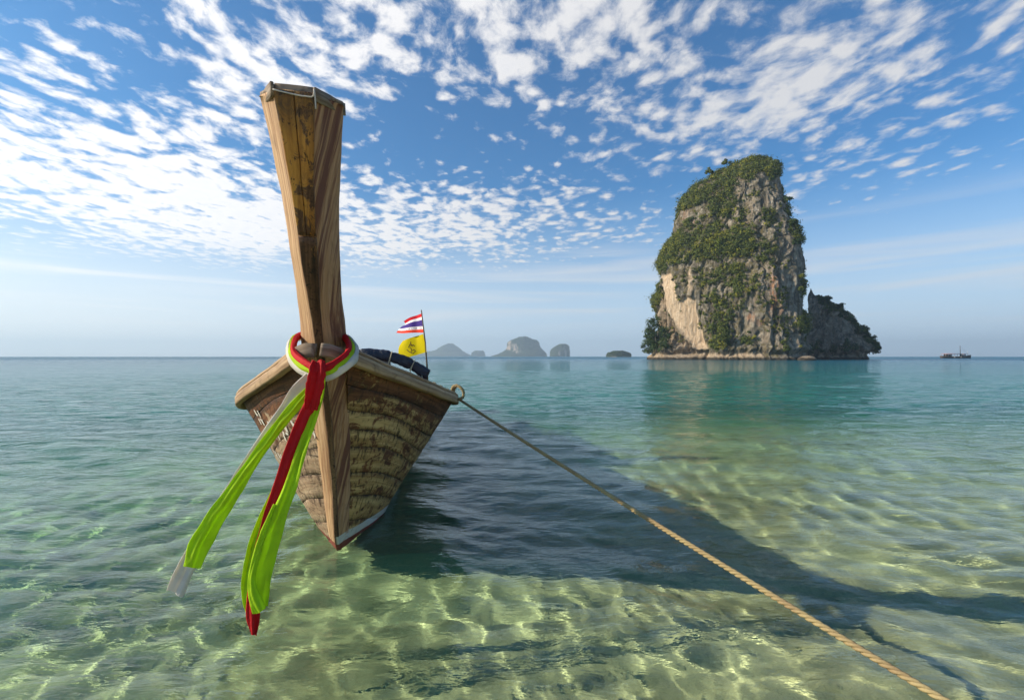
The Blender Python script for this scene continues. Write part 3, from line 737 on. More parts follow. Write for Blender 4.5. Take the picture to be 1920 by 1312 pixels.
for s_ in (A0+0.05, (A0+A1)/2, A1-0.05):
    ap = [(s_, -l*AW*0.98, arch(l)-0.035) for l in np.linspace(-1, 1, 21)]
    obj("arch_pole", sweep("arch_pole", ap, circle(0.018, 7), up=(1, 0, 0)), pm, boat)
    for sd in (-1, 1):
        z0 = float(gz(s_))-0.55
        obj("awning_pole", sweep("awning_pole", [(s_, sd*AW*0.98, z0), (s_, sd*AW*0.985, 1.05), (s_, sd*AW*0.98, 1.37)], circle(0.022, 7), up=(1, 0, 0)), pm, boat)
obj("awning_pole", sweep("awning_pole", [(A0-0.12, -0.80, 0.5), (A0-0.10, -0.81, 1.0), (A0-0.06, -0.82, 1.36)], circle(0.013, 7), up=(1, 0, 0)), pm, boat)
# outboard long-tail engine at the stern, on its swivel post
em, t, b = material("engine grey", 0.45, 0.5); t.put(b.inputs['Base Color'], t.mix(t.noise(t.obj(), 12, 4), (0.05, 0.05, 0.05), (0.16, 0.12, 0.09)))
ep = [(10.15, 0, 0.6), (10.15, 0, 1.25)]
obj("engine_post", sweep("engine_post", ep, circle(0.05, 8), up=(1, 0, 0)), pm, boat)
eng = sweep("engine_block", [(9.55, 0, 1.42), (9.62, 0, 1.42), (9.8, 0, 1.43), (10.2, 0, 1.40), (10.35, 0, 1.38)], rect(0.42, 0.38, 0.05), scale=[0.6, 1, 1.05, 1, 0.6])
eng = obj("engine_block", eng, em, boat)
obj("propeller_shaft", sweep("propeller_shaft", resample([(10.3, 0, 1.35), (11.5, 0, 0.8), (13.4, 0, -0.1)], 8), circle(0.03, 7)), em, boat)

# ---------------------------------------------------------------- flag pole and flags
fp_top, fp_bot = at(790, 581, 7.45), loc(at(803, 736, 7.5))
fpm, t, b = material("dark bamboo", 0.6); t.put(b.inputs['Base Color'], t.mix(t.noise(t.obj(), 14, 3), (0.05, 0.035, 0.025), (0.12, 0.09, 0.05)))
base = at(803, 760, 7.50)
pole = tag(obj("flag_pole", sweep("flag_pole", [(0, 0, -0.05), tuple(at(801, 690, 7.49)-base), tuple(at(797, 640, 7.47)-base), tuple(fp_top-base)], circle(0.012, 8), up=(0, 1, 0), scale=[1.25, 1.1, .9, .65]), fpm),
           "thin dark bamboo flag pole leaning up beside the blue awning", "flag pole"); pole.location = base
def flag_mesh(name, hoist, fly, n=40, k=18, amp=0.03, wl_=2.2, tear=None):
    """hoist / fly: pixel polylines from top to bottom; the cloth waves in depth between them"""
    H_ = resample([at(u, v_, 7.46) for u, v_ in hoist], k); F_ = resample([at(u, v_, 7.78) for u, v_ in fly], k); rr = []
    for i in range(n):
        f = i/(n-1); q = H_*(1-f)+F_*f
        q[:, 1] += amp*np.sin(f*wl_*math.pi+np.linspace(0, 1.2, k))*min(1, f*3)-0.03*f
        q[:, 2] += 0.012*np.sin(f*4.5+np.linspace(0, 2, k))*f
        rr.append(q)
    v = np.array(rr); me = np_mesh(name, v.reshape(-1, 3), grid_quads(n, k))
    uv = np.meshgrid(np.linspace(0, 1, n), np.linspace(0, 1, k), indexing='ij')
    vattr(me, 'fu', uv[0].ravel()); vattr(me, 'fv', uv[1].ravel())
    return me, v
thm, t, b = material("striped flag cloth", 0.8, 0.15)
fv, fu = t.attr('fv'), t.attr('fu'); RED, WHT, BLU = (0.62, 0.02, 0.03), (0.80, 0.76, 0.76), (0.055, 0.03, 0.20)
c = t.ramp(fv, [(0.0, RED), (0.17, WHT), (0.335, BLU), (0.665, WHT), (0.83, (0.70, 0.05, 0.02))], 'CONSTANT')
t.put(b.inputs['Base Color'], c); t.put(b.inputs['Normal'], t.bump(t.noise(t.obj(), 22, 3), 0.3, 0.01))
me, v = flag_mesh("thai_flag", [(792, 587), (793, 605), (794, 623.5)], [(757, 601), (760, 605), (752, 612), (746, 619), (743, 624)], amp=0.035)
tflag = tag(obj("striped_flag", me, thm), "tattered red, white and blue striped flag flying above the yellow flag", "flag")
# letters printed on its lower white stripe
def glyphs(name, text_strokes, v, mat, parent, eps=0.004, wid=0.0045):
    n, k = v.shape[:2]; vv, ff = [], []
    def q(fu_, fv_):
        x, y = fu_*(n-1), fv_*(k-1); i, j = min(int(x), n-2), min(int(y), k-2); a_, b_ = x-i, y-j
        P_ = v[i, j]*(1-a_)*(1-b_)+v[i+1, j]*a_*(1-b_)+v[i, j+1]*(1-a_)*b_+v[i+1, j+1]*a_*b_
        return P_+np.array((0, -eps, 0))
    for (x0, y0, x1, y1) in text_strokes:
        A, B_ = q(x0, y0), q(x1, y1); d_ = B_-A; nrm_ = np.array((-d_[2], 0, d_[0])); nrm_ = nrm_/max(np.linalg.norm(nrm_), 1e-6)*wid/2
        o = len(vv); vv += [tuple(A-nrm_), tuple(A+nrm_), tuple(B_+nrm_), tuple(B_-nrm_)]; ff.append((o, o+1, o+2, o+3))
    me = bpy.data.meshes.new(name); me.from_pydata(vv, [], ff); return obj(name, me, mat, parent)
def word(txt, x0, x1, y0, y1):
    S_ = {'J': [(0, 1, .6, 1), (.6, 1, .6, 0)], 'A': [(0, 1, .5, 0), (.5, 0, 1, 1), (.25, .6, .75, .6)], 'I': [(.5, 0, .5, 1)], 'M': [(0, 1, 0, 0), (0, 0, .5, .6), (.5, .6, 1, 0), (1, 0, 1, 1)],
          'B': [(0, 0, 0, 1), (0, 0, .8, .1), (.8, .1, .8, .9), (.8, .9, 0, 1), (0, .5, .8, .5)], 'O': [(0, 0, 1, 0), (1, 0, 1, 1), (1, 1, 0, 1), (0, 1, 0, 0)], ' ': []}
    outl = []; n = len(txt); cw = (x1-x0)/n
    for i, ch in enumerate(txt):
        for a_ in S_[ch]: outl.append((x0+cw*(i+0.15+0.7*a_[0]), y0+(y1-y0)*a_[1], x0+cw*(i+0.15+0.7*a_[2]), y0+(y1-y0)*a_[3]))
    return outl
ink, t, b = material("dark print", 0.8); t.put(b.inputs['Base Color'], (0.22, 0.18, 0.24))
glyphs("lettering", word("JAIMB O", 0.66, 0.06, 0.71, 0.80), v, ink, tflag)['kind'] = 'stuff'
ym, t, b = material("yellow flag cloth", 0.75, 0.15); t.put(b.inputs['Base Color'], (0.92, 0.70, 0.006)); t.put(b.inputs['Normal'], t.bump(t.noise(t.obj(), 16, 3), 0.35, 0.02))
tr_ = t.add('ShaderNodeBsdfTranslucent'); t.put(tr_.inputs['Color'], (0.92, 0.70, 0.006)); mx = t.add('ShaderNodeMixShader'); mx.inputs[0].default_value = 0.5
t.l.new(b.outputs[0], mx.inputs[1]); t.l.new(tr_.outputs[0], mx.inputs[2]); t.l.new(mx.outputs[0], ym.node_tree.nodes['Material Output'].inputs[0])
me, v = flag_mesh("yellow_flag", [(793.5, 626), (797, 645), (800, 660)], [(757, 638), (750, 648), (748, 660), (750, 674)], amp=0.05, wl_=1.7)
yflag = tag(obj("yellow_flag", me, ym), "plain yellow flag with a small dark emblem, below the striped flag", "flag")
emb, t, b = material("emblem brown", 0.8); t.put(b.inputs['Base Color'], (0.12, 0.03, 0.02))
em_s = [(.60, .52, .54, .33), (.54, .33, .47, .52), (.57, .44, .42, .46), (.42, .46, .40, .55), (.54, .33, .54, .24), (.57, .52, .50, .62), (.66, .60, .58, .74), (.58, .74, .47, .88), (.47, .88, .38, .80), (.38, .80, .42, .68), (.42, .68, .48, .74), (.50, .62, .52, .80)]
glyphs("emblem", em_s, v, emb, yflag, wid=0.010)['kind'] = 'stuff'
# ---------------------------------------------------------------- sashes tied round the stem
def ribbon(name, path, mat, parent, n=70, k=15, folds=1.2, depth=0.012, seed=0, face=(0.25, -1.0, 0.15), thick=0.003, curl=0.0, gather=0.5, ends=0.0):
    """path: (u, v, Y, width m, roll) knots.  A strip of cloth with lengthwise pleats that open towards its free end."""
    C = resample([at(u, v_, Y) for u, v_, Y, _, _ in path], n)
    s = np.linspace(0, 1, n); ln = np.concatenate([[0], np.cumsum([math.dist(path[i][:2], path[i+1][:2]) for i in range(len(path)-1)])]); ln /= ln[-1]
    W_ = Curve1(ln, [q[3] for q in path])(s); RL = Curve1(ln, [q[4] for q in path])(s)
    T, S, N = frames(C, face)
    x = np.linspace(-1, 1, k); g = np.random.default_rng(seed); ph = g.uniform(0, 6.28, 3); rr = []
    for i in range(n):
        f = s[i]; drift = 0.9*math.sin(f*2.3+ph[0])
        h = depth*(gather+(1-gather)*f)*(np.cos(x*math.pi*folds+ph[1]+drift)*0.7+0.35*np.cos(x*math.pi*folds*2.3+ph[2]-f*3))
        h = h*(0.35+0.65*np.abs(np.cos(x*1.2)))+curl*f*(x**2)*W_[i]
        lx = x*W_[i]/2; c_, s_ = math.cos(RL[i]), math.sin(RL[i])
        tail = ends*W_[i]*np.cos(x*2.2+ph[0])*smooth(f, 0.9, 1.0)
        row = C[i]+(lx*c_-h*s_)[:, None]*S[i]+(lx*s_+h*c_)[:, None]*N[i]+tail[:, None]*T[i]
        row = row+0.07*W_[i]*np.stack([perlin(np.stack([x*2.1+seed, x*0+f*9, x*0+q*7.7], -1)) for q in range(3)], -1)
        rr.append(row)
    v = np.array(rr); tg = np.gradient(v, axis=0); ac = np.gradient(v, axis=1); nn = np.cross(tg, ac); nn /= np.maximum(np.linalg.norm(nn, axis=2, keepdims=True), 1e-9)
    back = v-nn*thick
    rows = np.concatenate([v, back[:, ::-1]], 1)                       # closed section
    me = np_mesh(name, rows.reshape(-1, 3), grid_quads(n, 2*k, wrap=True))
    return me
def band(name, path, mat, rad=0.02, flat=0.75, n=120, lobes=5, seed=0, closed=True):
    """a twisted band of cloth following a loop of (u, v, Y) points"""
    pts = [at(*q) for q in path]; pts = resample(pts+[pts[0]] if closed else pts, n)
    T, S, N = frames(pts, (0, 0, 1)); th = np.linspace(0, 2*math.pi, 17)[:-1]; rr = []
    for i in range(n):
        tw = i*0.03+seed
        q = [rad*(1+0.16*math.cos(lobes*a+tw)+0.06*math.sin(i*0.35+3*a)) for a in th]
        rr.append([pts[i]+S[i]*math.cos(a)*r_*flat+N[i]*math.sin(a)*r_ for a, r_ in zip(th, q)])
    return loft(name, np.array(rr), smooth_=True)
def sash(name, label, group, at_):
    e = empty(name, at_, label, "sash", group); return e, Matrix.Translation(-Vector(at_))
def part(name, me, mat, e, off, lab=None):
    me.transform(off); o = obj(name, me, mat, e)
    if lab: o['label'] = lab
    return o
G = "sashes tied round the bow post"
# red: the inner loop, a flat knot, a long tail
e, off = sash("red_sash", "red sash with a big knot and one tail, innermost loop on the bow post", G, at(594, 690, 2.85))
loop_r = [(590, 690, 2.80), (566, 676, 2.86), (551, 660, 2.96), (551, 645, 3.06), (557, 633, 3.16), (575, 626, 3.27), (604, 624, 3.32), (634, 627, 3.28), (650, 636, 3.18), (654, 648, 3.08), (651, 663, 2.97), (634, 677, 2.88), (608, 690, 2.80)]
part("loop", band("loop", loop_r, None, 0.021, 0.8, seed=1), M['red'], e, off)
part("knot", ribbon("knot", [(597, 676, 2.79, 0.070, 0.0), (596, 690, 2.765, 0.088, 0.05), (592, 716, 2.76, 0.096, 0.1), (587, 742, 2.765, 0.086, 0.15), (583, 768, 2.78, 0.074, 0.2)], None, None, 40, 15, 1.3, 0.016, 3, gather=0.9), M['red'], e, off)
part("tail", ribbon("tail", [(591, 735, 2.79, 0.056, 0.0), (573, 778, 2.78, 0.070, 0.3), (546, 845, 2.75, 0.070, 0.35), (527, 905, 2.72, 0.070, 0.35), (503, 975, 2.69, 0.066, 0.3), (489, 1025, 2.67, 0.06, 0.2), (479, 1080, 2.65, 0.058, 0.0), (475, 1160, 2.625, 0.062, 0.0), (476, 1190, 2.615, 0.024, 0.1)], None, None, 90, 17, 0.8, 0.014, 8, gather=0.8, ends=0.3), M['red'], e, off)
# lime: middle loop, one tail blown to the left, one tail beside the red one
e, off = sash("lime_sash", "lime green sash with two long tails hanging from the bow post", G, at(600, 700, 2.82))
loop_l = [(590, 697, 2.81), (562, 684, 2.88), (546, 664, 2.98), (546, 647, 3.08), (553, 634, 3.20), (575, 628, 3.32), (604, 626, 3.36), (638, 629, 3.32), (656, 640, 3.20), (661, 653, 3.09), (656, 669, 2.97), (637, 684, 2.88), (608, 699, 2.81)]
part("loop", band("loop", loop_l, None, 0.020, 0.7, seed=2), M['lime'], e, off)
part("tail", ribbon("tail", [(593, 716, 2.83, 0.030, 0.0), (568, 745, 2.84, 0.058, 0.2), (533, 786, 2.83, 0.066, 0.25), (482, 853, 2.81, 0.064, 0.2), (438, 919, 2.79, 0.084, 0.2), (398, 980, 2.77, 0.106, 0.25), (374, 1024, 2.76, 0.114, 0.15), (360, 1063, 2.755, 0.092, 0.05)], None, None, 90, 21, 0.9, 0.011, 12, gather=0.7), M['lime'], e, off)
part("tail", ribbon("tail", [(607, 704, 2.81, 0.026, 0.0), (601, 735, 2.81, 0.042, 0.0), (587, 780, 2.79, 0.056, -0.2), (562, 855, 2.74, 0.060, -0.25), (545, 910, 2.70, 0.068, -0.2), (523, 970, 2.655, 0.080, -0.1), (505, 1025, 2.62, 0.098, 0.0), (490, 1080, 2.595, 0.106, 0.0), (486, 1122, 2.585, 0.090, 0.05), (488, 1143, 2.58, 0.074, 0.1)], None, None, 100, 21, 0.75, 0.016, 21, gather=0.6, ends=0.10), M['lime'], e, off)
part("back_tail", ribbon("back_tail", [(522, 900, 2.75, 0.020, 0.0), (499, 955, 2.73, 0.040, 0.1), (480, 1010, 2.71, 0.060, 0.1), (468, 1065, 2.69, 0.066, 0.0), (463, 1110, 2.67, 0.060, 0.0), (468, 1150, 2.655, 0.036, 0.0)], None, None, 60, 15, 0.8, 0.012, 44, gather=0.8, ends=0.2), M['lime'], e, off)
part("tail_fold", ribbon("tail_fold", [(516, 945, 2.655, 0.012, -0.3), (494, 1000, 2.61, 0.030, -0.5), (479, 1050, 2.58, 0.034, -0.5), (472, 1092, 2.565, 0.036, -0.3), (479, 1122, 2.555, 0.058, 0.0), (490, 1145, 2.55, 0.050, 0.3)], None, None, 50, 11, 0.7, 0.014, 5, gather=0.8), M['lime'], e, off)
# white: outermost loop, tail beneath the lime one
e, off = sash("white_sash", "off-white sash, outermost loop on the bow post, its tail under the lime one", G, at(604, 706, 2.83))
loop_w = [(592, 705, 2.83), (560, 690, 2.90), (543, 669, 3.00), (542, 650, 3.10), (551, 636, 3.22), (575, 630, 3.35), (604, 628, 3.40), (642, 631, 3.36), (661, 643, 3.22), (668, 657, 3.11), (663, 675, 2.98), (641, 692, 2.89), (610, 707, 2.83)]
part("loop", band("loop", loop_w, None, 0.026, 0.6, seed=3), M['white'], e, off)
part("tail", ribbon("tail", [(583, 704, 2.85, 0.060, 0.0), (560, 732, 2.86, 0.084, 0.1), (526, 779, 2.855, 0.068, 0.2), (474, 854, 2.84, 0.062, 0.2), (430, 922, 2.82, 0.062, 0.2), (393, 982, 2.80, 0.070, 0.2), (355, 1050, 2.785, 0.090, 0.1), (328, 1112, 2.775, 0.100, 0.0)], None, None, 90, 17, 1.0, 0.010, 30, gather=0.9, ends=0.06), M['white'], e, off)

# ---------------------------------------------------------------- mooring rope: three laid strands
rm, t, b = material("coir rope", 0.85, 0.15); M['rope'] = rm
P = t.obj(); fib = t.noise(t.mapping(P, (160, 160, 160)), 1.0, 3, 0.6); pat = t.noise(P, 6, 4, 0.6)
t.put(b.inputs['Base Color'], t.mix(t.sstep(pat, 0.35, 0.7), t.mix(fib, (0.25, 0.185, 0.085), (0.47, 0.375, 0.19)), t.mix(fib, (0.17, 0.115, 0.06), (0.40, 0.29, 0.15))))
t.put(b.inputs['Normal'], t.bump(fib, 0.5, 0.003))
def strand(name, pts, rad, pitch, phase, per=11, sides=6):
    pts = np.asarray(pts); ln = np.concatenate([[0], np.cumsum(np.linalg.norm(np.diff(pts, axis=0), axis=1))])
    n = int(ln[-1]/pitch*per); C = np.stack([np.interp(np.linspace(0, ln[-1], n), ln, pts[:, k]) for k in range(3)], -1)
    T, S, N = frames(C, (0.02, 0.03, 1)); a = np.linspace(0, ln[-1], n)/pitch*2*math.pi+phase
    H_ = C+S*(np.cos(a)*rad*0.52)[:, None]+N*(np.sin(a)*rad*0.52)[:, None]
    T2, S2, N2 = frames(H_, (0.02, 0.03, 1)); th = np.linspace(0, 2*math.pi, sides+1)[:-1]
    rings = H_[:, None, :]+S2[:, None, :]*(np.cos(th)*rad*0.56)[None, :, None]+N2[:, None, :]*(np.sin(th)*rad*0.56)[None, :, None]
    return loft(name, rings, smooth_=True)
A_ = np.array(at(863, 750, 5.36)); B_ = np.array(at(1770, 1312, 1.80))+np.array((0, 0, 0.025)); far = B_+(B_-A_)*0.36
f = np.linspace(0, 1, 200)[:, None]; main = A_+(far-A_)*f; main[:, 2] -= 0.032*4*(f*(1-f))[:, 0]
main[:, 2] = np.maximum(main[:, 2], -0.2)
tail_up = resample([at(850, 742, 5.40), at(858, 748, 5.37), at(863, 750, 5.36)], 12)
line = np.concatenate([tail_up[:-1], main])
rope = empty("mooring_rope", at(863, 750, 5.36), "long twisted brown mooring rope stretched from the boat rail across the water", "rope"); off = Matrix.Translation(-rope.location)
for k in range(3):
    me = strand("strand", line, 0.0148, 0.098, k*2*math.pi/3); me.transform(off); obj("strand", me, M['rope'], rope)
lp = resample([at(846, 736, 5.42), at(851, 724, 5.38), at(857, 723, 5.36), at(864, 727, 5.34), at(869, 735, 5.34), at(868, 744, 5.34), at(862, 748, 5.33), at(854, 745, 5.36), at(850, 738, 5.40), at(853, 727, 5.42), at(858, 721, 5.43)], 90)
def rope_piece(name, pts, rad=0.017):
    """a short length of the same rope, its three strands laid into one piece"""
    bm = bmesh.new()
    for k in range(3):
        m_ = strand(name, pts, rad, 0.10, k*2*math.pi/3, per=10, sides=5); m_.transform(off); bm.from_mesh(m_); bpy.data.meshes.remove(m_)
    me = bpy.data.meshes.new(name); bm.to_mesh(me); bm.free(); return obj(name, me, M['rope'], rope)
rope_piece("loop", lp)
wr = []
for i, q in enumerate(np.linspace(0, 1, 46)):
    a = q*2*math.pi*3.2; u_, v_ = 812+q*40, 722+q*20
    c_ = np.array(at(u_, v_, 5.62-0.2*q)); wr.append(c_+np.array((0.012*math.cos(a), 0.05*math.sin(a), 0.034*math.cos(a)-0.01)))
rope_piece("lashing", resample(wr, 120), 0.018)
# ---------------------------------------------------------------- limestone islands
RY = 232.0; MPP = RY/FPX                                  # the tower's distance; metres per photograph pixel there
def tower_mesh(name, outline, ry, rows, cols, noise_seed, amp=1.0, power=2.7, depth_ratio=0.85, tilt=0.0, base_cut=1.0, min_depth=6.0):
    """outline: (height m, left x m, right x m) knots in island-local metres; returns vertices, normals and (x, z) grids"""
    h = np.array([o[0] for o in outline], float); L_ = Curve1(h, [o[1] for o in outline]); R_ = Curve1(h, [o[2] for o in outline])
    hh = h[0]+(h[-1]-h[0])*np.linspace(0, 1, rows)**0.97
    ph = np.linspace(0, 2*math.pi, cols+1)[:-1]
    H_, PH = np.meshgrid(hh, ph, indexing='ij')
    cx = (L_(H_)+R_(H_))/2; rx = np.maximum((R_(H_)-L_(H_))/2, 0.3); ryy = np.maximum(rx*depth_ratio, min_depth*np.clip(rx/6, 0.1, 1))
    c, s = np.cos(PH), np.sin(PH)
    den = (np.abs(c)**power+np.abs(s)**power)**(-1/power)
    x = cx+rx*c*den; y = ryy*s*den+tilt*(H_-h[0]); z = H_+0
    P_ = np.stack([x, y, z], -1)
    out = np.stack([c*den*0.9, s*den, 0*c], -1); out /= np.linalg.norm(out, axis=-1, keepdims=True)
    return P_, out, H_, rx
LIME_SEED = 3.7
def rock_displace(P_, out, seed, a_big, a_flute, a_fine, big=9.0, flute=2.6, fine=1.3):
    q = P_+seed*11.0
    d = a_big*fbm(q/np.array((big, big, big*2.2)), 4)
    warp = np.stack([fbm(q/7.0+50, 2), fbm(q/7.0+90, 2), 0*q[..., 0]], -1)*2.2
    rid = 1-np.abs(fbm((q+warp)/np.array((flute*2, flute*2, flute*14)), 3))*2.4
    d = d+a_flute*(rid-0.35)
    led = fbm(q/np.array((5.0, 5.0, 4.0)), 3); d = d+a_fine*1.1*led
    d = d+a_fine*0.8*fbm(q/np.array((fine, fine, fine*3.5)), 3)
    crack = np.clip(1-np.abs(perlin((q+warp*1.5)/np.array((5.0, 5.0, 40.0))))*7, 0, 1); d = d-a_flute*1.1*crack**2
    return d, rid, crack

# karst rock material: grey weathered limestone, dark drip streaks, cream fresh faces and a painted sunlit ledge, ochre stains
rkm, t, b = material("karst limestone", 0.92, 0.15); M['rock'] = rkm
P = t.obj()
n1 = t.noise(t.mapping(P, (0.42, 0.42, 0.07)), 1.0, 7, 0.66, 0.6); n2 = t.noise(P, 0.55, 7, 0.68, 0.3); n3 = t.noise(t.mapping(P, (1.1, 1.1, 0.12), loc=(7, 3, 1)), 1.0, 6, 0.66, 0.5)
grey = t.ramp(n2, [(0.30, (0.105, 0.088, 0.070)), (0.50, (0.27, 0.23, 0.178)), (0.68, (0.47, 0.41, 0.325))])
grey = t.mix(t.sstep(n1, 0.47, 0.60, 0, 0.85), grey, (0.07, 0.062, 0.053))
scrub = t.mix(n2, (0.070, 0.062, 0.022), (0.16, 0.125, 0.05))
grey = t.mix(t.m('MULTIPLY', t.attr('scrub'), t.sstep(t.noise(P, 0.9, 6, 0.7), 0.42, 0.58, 0.15, 0.95)), grey, scrub)
cream = t.ramp(n3, [(0.3, (0.40, 0.27, 0.16)), (0.55, (0.60, 0.45, 0.30)), (0.75, (0.70, 0.58, 0.43))])
cream = t.mix(t.sstep(n1, 0.58, 0.72, 0, 0.6), cream, (0.20, 0.15, 0.10))
c = t.mix(t.attr('cream'), grey, cream)
ochre = t.mix(n2, (0.50, 0.17, 0.05), (0.42, 0.24, 0.13))
c = t.mix(t.m('MULTIPLY', t.attr('ochre'), t.sstep(n3, 0.40, 0.60, 0.1, 0.95)), c, ochre)
oz = t.sep(P)[2]
c = t.mix(t.sstep(t.m('ADD', oz, t.m('MULTIPLY', t.m('SUBTRACT', n2, 0.5), 2.0)), 1.5, 0.7, 0, 0.9), c, (0.03, 0.026, 0.02))     # tide line
t.put(b.inputs['Base Color'], c)
t.put(b.inputs['Normal'], t.bump(t.m('ADD', t.m('ADD', t.m('MULTIPLY', n2, 0.6), t.m('MULTIPLY', n3, 1.4)), t.m('MULTIPLY', t.noise(t.mapping(P, (2.6, 2.6, 0.7)), 1.0, 5, 0.7), 0.8)), 0.9, 0.9))

def leaf_material(name, a, b_, yellow, yk=0.28):
    m, t, b = material(name, 0.75, 0.2)
    tone, yl = t.attr('tone'), t.attr('yell')
    c = t.mix(tone, a, b_); c = t.mix(t.m('MULTIPLY', t.sstep(yl, 0.62, 0.95), yk*3), c, yellow)
    t.put(b.inputs['Base Color'], c)
    tr = t.add('ShaderNodeBsdfTranslucent'); t.put(tr.inputs['Color'], c); mx = t.add('ShaderNodeMixShader'); mx.inputs[0].default_value = 0.25
    t.l.new(b.outputs[0], mx.inputs[1]); t.l.new(tr.outputs[0], mx.inputs[2]); t.l.new(mx.outputs[0], m.node_tree.nodes['Material Output'].inputs[0])
    return m
M['leaf'] = leaf_material("island foliage", (0.024, 0.042, 0.010), (0.14, 0.165, 0.03), (0.32, 0.29, 0.03))
M['leafdark'] = leaf_material("dark shore foliage", (0.014, 0.032, 0.010), (0.055, 0.095, 0.024), (0.14, 0.17, 0.03))

def leaf_clumps(name, centres, normals, radii, per, leaf, seed, flat=0.75):
    """leaf-sized quads scattered through ellipsoidal clumps; per-clump tone and hue"""
    g = np.random.default_rng(seed); n = len(centres)
    d = g.normal(size=(n, per, 3)); d /= np.linalg.norm(d, axis=2, keepdims=True)
    rr = g.random((n, per, 1))**0.45
    p = centres[:, None, :]+d*rr*radii[:, None, None]*np.array((1, 1, flat))
    nr = d+0.9*g.normal(size=(n, per, 3))*0.6+normals[:, None, :]*0.4+np.array((0, 0, 0.35)); nr /= np.linalg.norm(nr, axis=2, keepdims=True)
    a = np.cross(nr, g.normal(size=(n, per, 3))); a /= np.linalg.norm(a, axis=2, keepdims=True); c = np.cross(nr, a)
    s = leaf*g.uniform(0.6, 1.35, (n, per, 1)); e = s*g.uniform(0.45, 0.8, (n, per, 1))
    quad = np.stack([p-a*s, p-c*e+a*s*.1, p+a*s, p+c*e-a*s*.1], 2).reshape(-1, 3)
    m = n*per; me = np_mesh(name, quad, np.arange(m*4).reshape(-1, 4), smooth=False)
    tone = np.clip(g.beta(2, 2.2, (n, 1))*0.75+g.random((n, per))*0.35, 0, 1); yl = np.clip(g.random((n, 1))*0.9+g.normal(0, 0.08, (n, per)), 0, 1)
    vattr(me, 'tone', np.repeat(tone.ravel(), 4)); vattr(me, 'yell', np.repeat(yl.ravel(), 4))
    return me

# --- the tower: knots read from the photograph as heights above the water and half-widths, in metres at its own distance
def k5(y): return (1225-y)/2.982*MPP*1.0
def x5(x): return ((1180+x/2.982)-1360)*MPP
tower_knots = [(1240, 95, 978), (1215, 100, 975), (1190, 112, 972), (1120, 148, 970), (1050, 160, 970), (990, 152, 962), (930, 142, 952), (880, 135, 950), (800, 150, 958), (740, 172, 966), (690, 185, 964),
               (640, 180, 956), (590, 192, 944), (540, 206, 930), (490, 246, 905), (440, 262, 892), (390, 270, 882), (330, 288, 862), (280, 312, 852), (230, 338, 845), (185, 410, 838), (140, 500, 826), (105, 570, 806), (80, 640, 782), (68, 700, 758), (64, 725, 740)]
TA = math.atan2(400, FPX); KX = math.cos(TA)*0.985                      # the broad face is turned square to the bay
outline = [(k5(y)*0.965, x5(l)*KX, x5(r)*KX) for y, l, r in tower_knots]
P_, out, H_, rx = tower_mesh("tower", outline, 0, 330, 460, 1.0, power=2.9, depth_ratio=0.72, tilt=0.08)
P_[..., 1] -= 0.22*(P_[..., 0]-P_[..., 0].mean(1, keepdims=True))
d, rid, crack = rock_displace(P_, out, LIME_SEED, 2.6, 1.25, 0.6, flute=2.1)
edge_fade = np.clip(rx/9, 0.15, 1)
fx, fz = P_[..., 0], P_[..., 2]                                      # frontal coordinates
fy = out[..., 1] < 0.15
X5 = (fx/KX/MPP+1360-1180)*2.982; Y5 = 1225-fz/0.965/MPP*2.982
wn = fbm(P_/6.0+20, 4)*28; wn2 = fbm(P_/6.0+60, 4)*28
def ell(x, y, rx_, ry_, w_=1.0, soft=0.45):
    q = np.sqrt(((X5+wn-x)/rx_)**2+((Y5+wn2-y)/ry_)**2); return w_*(1-smooth(q, 1-soft, 1+soft))
def poly(pts, soft=10.0):
    """soft inside-ness of a frontal polygon"""
    pts = np.array(pts, float); px, py = X5+wn*0.35, Y5+wn2*0.35; inside = np.zeros(px.shape, bool); dmin = np.full(px.shape, 1e9)
    for i in range(len(pts)):
        (x0, y0), (x1, y1) = pts[i-1], pts[i]
        cnd = ((y0 > py) != (y1 > py)) & (px < (x1-x0)*(py-y0)/(y1-y0+1e-9)+x0); inside ^= cnd
        tt = np.clip(((px-x0)*(x1-x0)+(py-y0)*(y1-y0))/((x1-x0)**2+(y1-y0)**2), 0, 1)
        dmin = np.minimum(dmin, np.hypot(px-(x0+tt*(x1-x0)), py-(y0+tt*(y1-y0))))
    return smooth(np.where(inside, dmin, -dmin), -soft, soft)*fy
dish = poly([(190, 715), (262, 722), (285, 800), (300, 900), (340, 870), (395, 890), (412, 1010), (440, 1100), (470, 1165), (400, 1165), (340, 1100), (290, 1030), (240, 960), (205, 880)])
recess = poly([(150, 790), (192, 790), (215, 900), (245, 985), (300, 1070), (385, 1160), (395, 1195), (240, 1195), (235, 1060), (160, 1040), (150, 930)])
shadowed = poly([(380, 1165), (475, 1175), (470, 1232), (410, 1232)])
